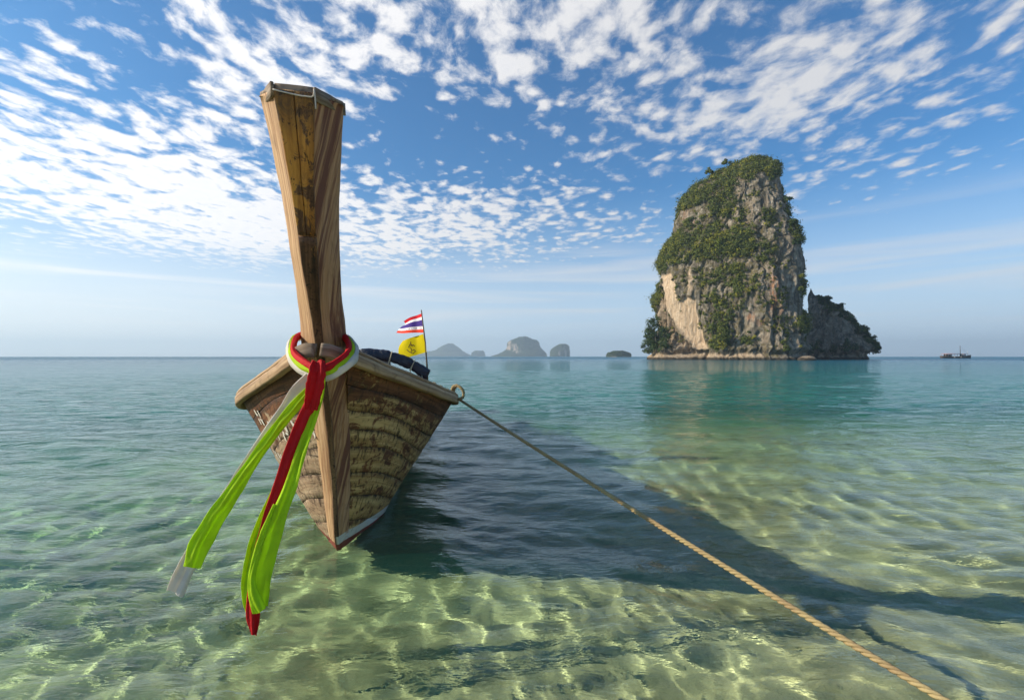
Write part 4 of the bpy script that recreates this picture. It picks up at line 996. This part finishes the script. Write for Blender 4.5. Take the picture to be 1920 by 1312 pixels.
# hollow out the lit bowl, cut the dark recess beneath it back into the cliff
d = d*(1-0.55*dish)*edge_fade
d = d-2.6*dish*np.clip((X5-180)/260, 0, 1)-6.0*recess*(0.75+0.25*np.sin(X5*0.22))-3.0*shadowed
d = d+1.8*recess*np.maximum(rid, 0)
notch = np.exp(-((H_-2.6-0.7*fbm(P_/8, 2))/1.3)**2)*1.6; lip = np.exp(-((H_-5.2)/1.2)**2)*0.8
d = d-notch+lip
P_ = P_+out*d[..., None]
rows, cols = P_.shape[:2]
me = np_mesh("rock", P_.reshape(-1, 3), np.concatenate([grid_quads(rows, cols, wrap=True)]), [((rows-1)*cols+i, (rows-1)*cols+(i+1) % cols, (rows-1)*cols+(i+cols//3) % cols) for i in range(0)], smooth=True)
veg_e = [(690, 140, 170, 95, 1), (480, 225, 165, 85, 1), (340, 290, 65, 60, 1), (800, 180, 45, 75, .9), (545, 370, 85, 80, .85), (410, 440, 110, 42, .55), (300, 540, 125, 80, 1), (450, 560, 170, 100, 1), (620, 600, 130, 80, 1), (240, 640, 100, 55, 1),
         (740, 660, 85, 45, .8), (500, 650, 210, 45, .8), (600, 760, 85, 50, .7), (470, 790, 60, 60, .6), (480, 900, 60, 55, .65), (560, 980, 50, 80, .5), (540, 1100, 55, 75, 1), (620, 830, 45, 70, .7), (880, 390, 16, 60, .8), (915, 540, 28, 90, .9),
         (780, 460, 40, 28, .7), (800, 505, 35, 22, .7), (945, 1030, 24, 60, .7), (830, 1150, 38, 22, .6), (680, 1110, 45, 32, .6), (705, 840, 36, 36, .6), (148, 830, 34, 80, .9), (310, 760, 45, 26, .6), (940, 840, 25, 60, .5), (400, 300, 60, 40, .9), (640, 470, 50, 60, .5)]
veg = np.zeros_like(X5)
for q in veg_e: veg = np.maximum(veg, ell(*q))
veg = np.where(out[..., 1] > 0.15, np.maximum(veg, 0.35+0.3*fbm(P_/9+5, 3)), veg)
ochre = np.zeros_like(X5)
for q in [(800, 880, 22, 90, 1), (790, 960, 15, 50, 1), (690, 1000, 20, 25, 1), (868, 880, 12, 60, .5), (740, 1030, 18, 20, .7), (340, 370, 30, 35, .35), (380, 440, 14, 30, .5), (520, 280, 60, 20, .35), (840, 940, 10, 60, .5)]: ochre = np.maximum(ochre, ell(*q))
ochre *= fy
cream = np.maximum(dish, 0.55*recess*(0.4+0.6*(rid > 0.2)))
cream = np.maximum(cream, ell(372, 800, 10, 70, .85)*fy); cream = np.maximum(cream, ell(395, 1000, 10, 130, .9)*fy)
cream = np.maximum(cream, np.clip(1-np.abs(Y5-1200)/22, 0, 1)*0.75*(X5 < 760)*fy); cream = np.maximum(cream, ell(150, 1205, 60, 14, .6)*fy)  # lightens the strip along the foot: sunlight on the lower ledge, put into colour
cream = np.maximum(cream, 0.28*fy*smooth(fbm(P_/np.array((3.0, 3.0, 12.0))+9, 3), 0.05, 0.35)*(X5 > 620))
vattr(me, 'cream', cream.ravel()); vattr(me, 'ochre', ochre.ravel())
vattr(me, 'scrub', np.clip(0.35+0.8*smooth(fbm(P_/8.0+33, 3), -0.2, 0.2)-0.9*cream-0.55*(X5 > 830)-1.0*ochre, 0, 1).ravel())
island = empty("limestone_island", (0, RY, 0), "tall grey limestone tower island, scrub on top, cream cave face at its foot", "island")
island.location = ((1351-960)/FPX*RY, RY, 0); island.rotation_euler = (0, 0, -TA)
ISL = [np.asarray((Matrix.Translation(island.location) @ Matrix.Rotation(-TA, 4, 'Z')).to_3x3()), np.array(island.location)]
rock_world = [P_.reshape(-1, 3) @ ISL[0].T+ISL[1]]
obj("rock", me, M['rock'], island)
# vegetation: clumps on the vegetated part of the cliff, thicker where it is dense
g = np.random.default_rng(5)
n_ = np.zeros(len(me.vertices)*3, np.float32); me.vertices.foreach_get('normal', n_); Nv = n_.reshape(-1, 3).astype(float); Pv = P_.reshape(-1, 3)
cell = (2*math.pi*rx/cols*np.abs(np.gradient(H_, axis=0))).ravel()
prob = np.clip(veg.ravel()-0.14, 0, 1)**1.2*np.clip(0.75+0.9*fbm(Pv/6.0+15, 3), 0.05, 2)*cell*np.where(out[..., 1].ravel() < 0.3, 1.0, 0.45)
prob *= (Pv[:, 2] > 4)
idx = g.choice(len(prob), 3700, p=prob/prob.sum())
rad = g.gamma(4, 0.27, len(idx))+0.4; rad *= 0.75+0.5*veg.ravel()[idx]
ctr = Pv[idx]+Nv[idx]*(rad*0.25)[:, None]+np.array((0, 0, 0.3))
me = leaf_clumps("vegetation", ctr, Nv[idx], rad, 62, 0.36, 9)
o = obj("vegetation", me, M['leaf'], island); o['kind'] = 'stuff'
# a thin scatter of small tufts over the bare rock
prob = np.clip(0.05+1.3*fbm(Pv/np.array((7.0, 7.0, 9.0))+70, 4), 0, 1)**2*(1-cream.ravel()*0.97)*(out[..., 1].ravel() < 0.3)*cell*(Pv[:, 2] > 5)
idx = g.choice(len(prob), 1500, p=prob/prob.sum()); rad = g.uniform(0.35, 0.95, len(idx))
me = leaf_clumps("tufts", Pv[idx]+Nv[idx]*0.2, Nv[idx], rad, 18, 0.30, 10); o = obj("tufts", me, M['leaf'], island); o['kind'] = 'stuff'

# --- the low spur behind its right-hand foot
SY = RY+9; SP = SY/FPX
SA = math.atan2(600, FPX); SK = math.cos(SA)*0.98
def sx5(x): return ((1180+x/2.982)-1560)*SP*SK
def sk5(y): return (1228-y)/2.982*SP
spur_knots = [(1245, 940, 1338), (1215, 945, 1336), (1165, 955, 1378), (1100, 965, 1330), (1050, 972, 1288), (990, 978, 1228), (940, 984, 1166), (900, 988, 1100), (870, 986, 1050), (850, 990, 1030), (830, 997, 1018), (812, 1004, 1008)]
P_, out, H_, rx = tower_mesh("spur", [(sk5(y), sx5(l), sx5(r)) for y, l, r in spur_knots], 0, 170, 260, 2.0, power=2.3, depth_ratio=0.55, tilt=0.25)
d, rid, crack = rock_displace(P_, out, 8.1, 2.0, 1.0, 0.8); d = d*np.clip(rx/6, 0.12, 1)-np.exp(-((H_-2.4)/1.2)**2)*1.4
d = d-1.5*(1-smooth(P_[..., 0], sx5(975), sx5(1075)))*smooth(H_, 3, 10)*np.clip(rx/8, 0, 1)
P_ = P_+out*d[..., None]
spur = empty("limestone_spur", ((1560-960)/FPX*SY, SY, 0), "low jagged dark limestone spur sloping down beside the tall tower", "rock island", rz=-SA)
rock_world.append(P_.reshape(-1, 3) @ np.asarray(Matrix.Rotation(-SA, 3, 'Z')).T+np.array(spur.location))
me = np_mesh("rock", P_.reshape(-1, 3), grid_quads(*P_.shape[:2], wrap=True)); z0 = np.zeros(P_.shape[:2])
for nm, vals in (('cream', z0), ('ochre', z0), ('scrub', z0+0.25)): vattr(me, nm, vals.ravel())
obj("rock", me, M['rock'], spur)
n_ = np.zeros(len(me.vertices)*3, np.float32); me.vertices.foreach_get('normal', n_); Nv = n_.reshape(-1, 3).astype(float); Pv = P_.reshape(-1, 3)
XS = Pv[:, 0]/SP; crest = np.interp(XS, [sx5(x)/SP for x in (1040, 1100, 1170, 1230, 1290, 1340, 1385)], [sk5(y) for y in (850, 900, 945, 990, 1050, 1105, 1165)])
vg = smooth(Pv[:, 2]-crest, -5.0-2.5*perlin(Pv/4), -0.8)*smooth(XS, (sx5(1030))/SP, (sx5(1080))/SP)
vg = np.maximum(vg, 0.8*np.exp(-((XS-(sx5(1030))/SP)/14)**2-((Pv[:, 2]-5.5)/2.5)**2)); vg = np.maximum(vg, 0.6*np.exp(-((XS-(sx5(1190))/SP)/18)**2-((Pv[:, 2]-6.0)/2.0)**2))
prob = vg*(Pv[:, 2] > 3.5)+0.003; idx = g.choice(len(prob), 430, p=prob/prob.sum()); rad = g.uniform(0.7, 2.0, len(idx))
o = obj("vegetation", leaf_clumps("vegetation", Pv[idx]+Nv[idx]*0.5, Nv[idx], rad, 52, 0.42, 14), M['leafdark'], spur); o['kind'] = 'stuff'

# --- trees that can be told apart
bark, t, b = material("grey bark", 0.9); t.put(b.inputs['Base Color'], t.mix(t.noise(t.obj(), 3, 4), (0.06, 0.05, 0.04), (0.16, 0.14, 0.11)))
RW = np.concatenate(rock_world); RU = 960+RW[:, 0]/RW[:, 1]*FPX; RV = 668-(RW[:, 2]-CAM_H)/RW[:, 1]*FPX
def foot(u, v, Y):
    """the place on the rock that shows at this direction (nearest surface), else the given depth"""
    if Y is not None: return at(u, v, Y)
    q = np.hypot(RU-u, RV-v); k = np.argsort(q)[:40]; k = k[q[k] < max(3.0, q[k[0]]+1.5)]
    return Vector(RW[k[np.argmin(RW[k, 1])]])
def tree(name, label, u, v, Y, height, crad, seed, group=None, mat='leafdark', clumps=16, lean=0.0, per=44, full=False):
    base = foot(u, v, Y); e = empty(name, base, label, "tree" if name.endswith("tree") else "shrub", group)
    g = np.random.default_rng(seed); th = height*0.62
    tp = resample([(0, 0, -1.0), (lean*0.3, 0, th*0.5), (lean, 0.1, th)], 8)
    bm = bmesh.new(); m_ = sweep("trunk", tp, circle(0.05*height*0.32, 7), up=(0, 1, 0), scale=np.linspace(1.15, 0.55, 8)); bm.from_mesh(m_); bpy.data.meshes.remove(m_)
    cs = []
    for i in range(clumps):
        a = g.uniform(0, 6.28); rr = crad*math.sqrt(g.random())*0.85; zc = th+(height-th)*g.uniform(-0.36, 0.6)+0.12*height
        if full: zc = height*(0.10+0.82*(i+g.random())/clumps); rr *= 1.15-0.55*zc/height
        cs.append((lean+rr*math.cos(a), rr*math.sin(a), zc-(rr/crad)**2*0.18*height))
    for i in range(0, clumps, 4):
        m_ = sweep("limb", resample([tuple(tp[5]), tuple((tp[5]+np.array(cs[i]))/2+np.array((0, 0, .2))), cs[i]], 5), circle(0.045*height*0.14, 5), up=(0.1, 1, 0), scale=np.linspace(1, .4, 5)); bm.from_mesh(m_); bpy.data.meshes.remove(m_)
    me = bpy.data.meshes.new("trunk"); bm.to_mesh(me); bm.free(); obj("trunk", me, bark, e)
    cs = np.array(cs); me = leaf_clumps("crown", cs, np.tile((0, -0.3, 1.0), (clumps, 1)), g.uniform(0.3, 0.52, clumps)*crad, per, 0.38, seed+1)
    obj("crown", me, M[mat], e); return e
def p5(x, y): return 1180+x/2.982, 260+y/2.982
TG = "trees rooted on the limestone island"
for (x, y, Y, h_, cr, sd, lab, nm, lean, ncl, mat) in [
    (150, 1190, None, 18.5, 5.2, 31, "tallest tree of the green thicket at the tower's lower left foot", "broadleaf_tree", -1.0, 64, 'leafdark'),
    (118, 1192, None, 12.5, 4.4, 32, "leafy tree on the outer seaward edge of the thicket at the tower's foot", "broadleaf_tree", -1.2, 46, 'leafdark'),
    (196, 1190, None, 12.5, 3.8, 33, "rounded tree of the thicket, against the brown stalactite columns", "broadleaf_tree", 0.2, 34, 'leafdark'),
    (140, 1196, None, 9.0, 4.4, 34, "low bushy tree at the front of the thicket, just above the water ledge", "broadleaf_tree", 0.0, 34, 'leafdark'),
    (962, 915, RY+8, 7.2, 1.7, 35, "lone dark tree standing in the gap between tower and spur", "lone_tree", -0.3, 14, 'leafdark'),
    (528, 142, None, 4.8, 1.9, 36, "small tree bumping out of the skyline on the tower's left shoulder", "skyline_tree", -0.5, 14, 'leaf'),
    (432, 196, None, 5.0, 2.2, 37, "bushy tree on the skyline where the left shoulder starts to drop", "skyline_tree", -0.6, 14, 'leaf'),
    (872, 372, None, 4.6, 1.8, 38, "dark tree overhanging the sheer right wall, highest of those there", "cliff_tree", 0.9, 14, 'leafdark'),
    (908, 520, None, 5.4, 2.1, 39, "dark tree overhanging the right wall halfway up the tower", "cliff_tree", 0.9, 16, 'leafdark'),
    (930, 625, None, 5.0, 2.0, 40, "dark tree overhanging the right wall, lowest of those there", "cliff_tree", 0.9, 16, 'leafdark'),
    (1345, 1195, None, 8.5, 3.2, 41, "spreading dark tree at the outer tip of the low spur, over the water", "broadleaf_tree", 1.0, 26, 'leafdark'),
    (1298, 1120, None, 7.0, 2.8, 42, "dark tree on the outer slope of the low spur", "broadleaf_tree", 0.5, 20, 'leafdark'),
    (1170, 985, None, 5.5, 2.4, 43, "dark tree on the crest midway along the low spur", "broadleaf_tree", 0.3, 16, 'leafdark'),
    (1100, 925, None, 4.6, 2.0, 44, "small dark tree on the spur crest, next to its jagged peak", "broadleaf_tree", 0.2, 14, 'leafdark'),
    (535, 1165, None, 6.5, 2.8, 45, "orange-tinged bushy tree low on the tower's front face", "cliff_tree", 0.0, 20, 'leaf'),
    (505, 600, None, 4.2, 2.6, 46, "bright yellow-green shrub in the middle of the tower's front face", "cliff_shrub", 0.0, 16, 'leafbright')]:
    if 'leafbright' not in M: M['leafbright'] = leaf_material("bright foliage", (0.10, 0.13, 0.015), (0.20, 0.23, 0.03), (0.30, 0.28, 0.03))
    u, v_ = p5(x, y); tree(nm, lab, u, v_, Y, h_, cr, sd, TG, mat, ncl, lean, full='thicket' in lab or 'outer tip' in lab or 'shrub' in nm)

# --- boulder in front of the gap
BY = 186.0; P_, out, H_, rx = tower_mesh("b", [(-1.2, -3.6, 3.7), (0.3, -3.5, 3.6), (0.9, -3.0, 3.3), (1.4, -2.0, 2.6), (1.75, -0.9, 1.2), (1.85, -0.3, 0.5)], 0, 26, 48, 1, power=2.2, depth_ratio=0.6, min_depth=0.5)
d = 0.5*fbm(P_/1.1+3, 4)+0.25*fbm(P_/np.array((2, 2, 0.5)), 3); P_ = P_+out*d[..., None]
me = np_mesh("boulder", P_.reshape(-1, 3), grid_quads(26, 48, wrap=True)); k_ = np.ones(26*48)
for nm, vals in (('cream', k_*0.45), ('ochre', k_*0), ('scrub', k_*0)): vattr(me, nm, vals)
bo = tag(obj("boulder", me, M['rock']), "small pale brown boulder in the water before the gap beside the tower", "boulder"); bo.location = ((1513-960)/FPX*BY, BY, 0)

# --- islands far across the bay
fm, t, b = material("far island", 0.95, 0.1)
P = t.obj(); n2 = t.noise(P, 0.03, 6, 0.65); n1 = t.noise(t.mapping(P, (0.05, 0.05, 0.012)), 1.0, 5, 0.6)
c = t.mix(n2, (0.028, 0.045, 0.018), (0.07, 0.085, 0.035)); c = t.mix(t.m('MULTIPLY', t.attr('bare'), t.sstep(n1, 0.38, 0.58)), c, (0.46, 0.36, 0.28)); t.put(b.inputs['Base Color'], c)
t.put(b.inputs['Normal'], t.bump(t.noise(P, 0.06, 6, 0.7), 1.0, 12.0))
fleaf = M['leafdark']
def far_island(name, label, Y, prof, bare, seed, rough=1.0, green=0, leafsize=2.0):
    """prof: (v, left u, right u) from the water up"""
    mpp = Y/FPX; uc = sum((q[1]+q[2])/2 for q in prof)/len(prof); vb = 668+CAM_H*FPX/Y
    kn = [((vb-v)*mpp, (l-uc)*mpp, (r_-uc)*mpp) for v, l, r_ in prof]
    P_, out, H_, rx = tower_mesh(name, kn, 0, 90, 200, 1, power=2.3, depth_ratio=0.6, min_depth=20*mpp)
    s_ = mpp*rough
    d = s_*(2.2*fbm(P_/(9*mpp)+seed, 4)+1.0*fbm(P_/np.array((2.5*mpp, 2.5*mpp, 9*mpp))+seed, 3))*np.clip(rx/(8*mpp), 0.15, 1)
    u = P_[..., 0]/mpp+uc; v = vb-P_[..., 2]/mpp; br = np.zeros_like(u)
    for (bu, bv, ru, rv) in bare: br = np.maximum(br, 1-smooth(np.hypot((u-bu)/ru, (v-bv)/rv)+0.35*fbm(P_/(5*mpp), 3), 0.6, 1.2))
    P_ = P_+out*d[..., None]
    e = empty(name, ((uc-960)/FPX*Y, Y, 0), label, "island", "hazy islands across the bay")
    me = np_mesh("rock", P_.reshape(-1, 3), grid_quads(*P_.shape[:2], wrap=True)); vattr(me, 'bare', br.ravel()); obj("rock", me, fm, e)
    n_ = np.zeros(len(me.vertices)*3, np.float32); me.vertices.foreach_get('normal', n_); Nv = n_.reshape(-1, 3).astype(float); Pv = P_.reshape(-1, 3)
    g = np.random.default_rng(int(seed)); w_ = (1-br.ravel())*np.clip(out[..., 1].ravel()*-1+0.6, 0, 1)*(Pv[:, 2] > 0.6*mpp)*(0.3+np.clip(Nv[:, 2], 0, 1)); idx = g.choice(len(w_), 420, p=w_/w_.sum())
    o = obj("vegetation", leaf_clumps("vegetation", Pv[idx], Nv[idx], g.uniform(0.8, 2.0, len(idx))*mpp*green, 22, leafsize*mpp*0.28, int(seed)+3), fleaf, e); o['kind'] = 'stuff'
far_island("far_island", "faint blue hill island just right of the yellow flag", 4900, [(671, 760, 886), (667, 762, 884), (662, 780, 874), (657, 815, 866), (652, 824, 860), (647, 834, 853), (644, 842, 848)], [], 3, 0.5, 0.6)
far_island("far_island", "tiny faint square-topped islet between the blue hill and the big humped island", 4700, [(671, 883, 910), (666, 884, 909), (661, 886, 908), (657.5, 892, 905)], [], 13, 0.5, 0.5)
far_island("far_island", "largest hazy humped island with pale cliffs, in the middle of the horizon", 3300, [(671.5, 919, 1026), (668, 921, 1025), (664, 933, 1024), (659, 944, 1021), (654, 950, 1015), (648, 951, 1012), (642, 952, 1010), (638, 958, 1006), (635, 966, 995), (632, 973, 988)], [(962, 652, 14, 8), (970, 655, 6, 9), (955, 641, 4, 7)], 23, 0.8, 0.8)
far_island("far_island", "rounded hazy rock islet with a pale scar, right of the humped island", 3000, [(671.5, 1031, 1067), (667, 1031, 1067.5), (661, 1032, 1068), (655, 1034, 1067), (650, 1040, 1066), (647, 1046, 1063), (645, 1050, 1059)], [(1058, 663, 3.5, 8), (1047, 662, 2.5, 6)], 33, 0.6, 0.6)
far_island("low_islet", "low green wooded islet left of the tall limestone tower", 1150, [(671.5, 1137, 1182), (668.5, 1137.5, 1182.5), (665, 1138, 1182), (662, 1140, 1179), (660, 1146, 1173), (658, 1152, 1166)], [(1159, 669, 22, 1.5)], 43, 0.7, 1.0)

# ---------------------------------------------------------------- wooden tour boat moored beyond
TB = 400.0; q = TB/FPX
tb = empty("tour_boat", ((1792-960)/FPX*TB, TB, 0), "dark wooden tour boat with one tall mast, moored far off near the horizon", "boat")
dkm, t, b = material("dark painted hull", 0.7); t.put(b.inputs['Base Color'], t.mix(t.noise(t.obj(), 0.6, 4), (0.025, 0.02, 0.016), (0.075, 0.05, 0.035)))
rdm, t, b = material("red awning", 0.8); t.put(b.inputs['Base Color'], t.mix(t.noise(t.obj(), 0.4, 3), (0.36, 0.13, 0.12), (0.50, 0.30, 0.28)))
wtm, t, b = material("white paint", 0.6); t.put(b.inputs['Base Color'], t.mix(t.noise(t.obj(), 0.5, 3), (0.30, 0.29, 0.28), (0.52, 0.50, 0.48)))
xs_ = np.array([-12.2, -11.8, -9, -5, 0, 5, 8.5, 10.8, 12.6]); wd_ = np.array([1.3, 1.7, 2.3, 2.6, 2.7, 2.5, 1.9, 1.1, 0.12]); top_ = np.array([2.1, 2.0, 1.7, 1.5, 1.45, 1.6, 1.95, 2.35, 2.9])
rr = [[(x, -w_, tz), (x, -w_*0.92, tz-0.5), (x, -w_*0.55, -0.5), (x, 0, -0.8), (x, w_*0.55, -0.5), (x, w_*0.92, tz-0.5), (x, w_, tz), (x, w_*0.9, tz-0.08), (x, -w_*0.9, tz-0.08)] for x, w_, tz in zip(xs_, wd_, top_)]
obj("hull", loft("hull", np.array(rr)), dkm, tb)
obj("cabin", sweep("cabin", [(-8.6, 0, 2.5), (-4.8, 0, 2.5)], rect(3.4, 2.0, 0.1)), dkm, tb)
for x in (-8.0, -6.2): obj("window", sweep("window", [(x, -1.74, 2.55), (x+0.9, -1.74, 2.55)], rect(0.06, 0.8, 0.01)), wtm, tb)
obj("roof", sweep("roof", [(-10.8, 0, 3.75), (-4, 0, 3.85), (3.4, 0, 3.70)], [(-2.4, -0.12), (2.4, -0.12), (1.6, 0.16), (0, 0.25), (-1.6, 0.16)]), rdm, tb)
for x in (-10.3, -3.2, -0.6, 1.4, 3.1):
    for sd in (-1, 1): obj("post", sweep("post", [(x, sd*2.1, 1.4), (x, sd*2.1, 3.7)], circle(0.09, 6), up=(1, 0, 0)), wtm, tb)
obj("wheelhouse", sweep("wheelhouse", [(4.6, 0, 2.7), (7.4, 0, 2.75)], rect(2.4, 1.7, 0.12)), wtm, tb)
obj("fore_awning", sweep("fore_awning", [(4.2, 0, 3.7), (9.6, 0, 3.75)], [(-1.5, -0.06), (1.5, -0.06), (1, 0.12), (-1, 0.12)]), rdm, tb)
obj("mast", sweep("mast", [(3.9, 0, 1.2), (3.75, 0, 6.0), (3.55, 0, 10.6)], circle(0.20, 8), up=(1, 0, 0), scale=[1.15, 1.0, 0.7]), dkm, tb)
obj("fore_mast", sweep("fore_mast", [(10.1, 0, 2.0), (10.05, 0, 6.4)], circle(0.10, 6), up=(1, 0, 0)), wtm, tb)
obj("stay", sweep("stay", [(3.6, 0, 10.3), (10.6, 0, 2.6)], circle(0.035, 4), up=(0, 1, 0)), dkm, tb)
for x in (-3.3, 2.0): obj("fender", sweep("fender", [(x, -2.75, 1.2), (x, -2.8, 0.5)], circle(0.28, 8), up=(1, 0, 0)), wtm, tb)
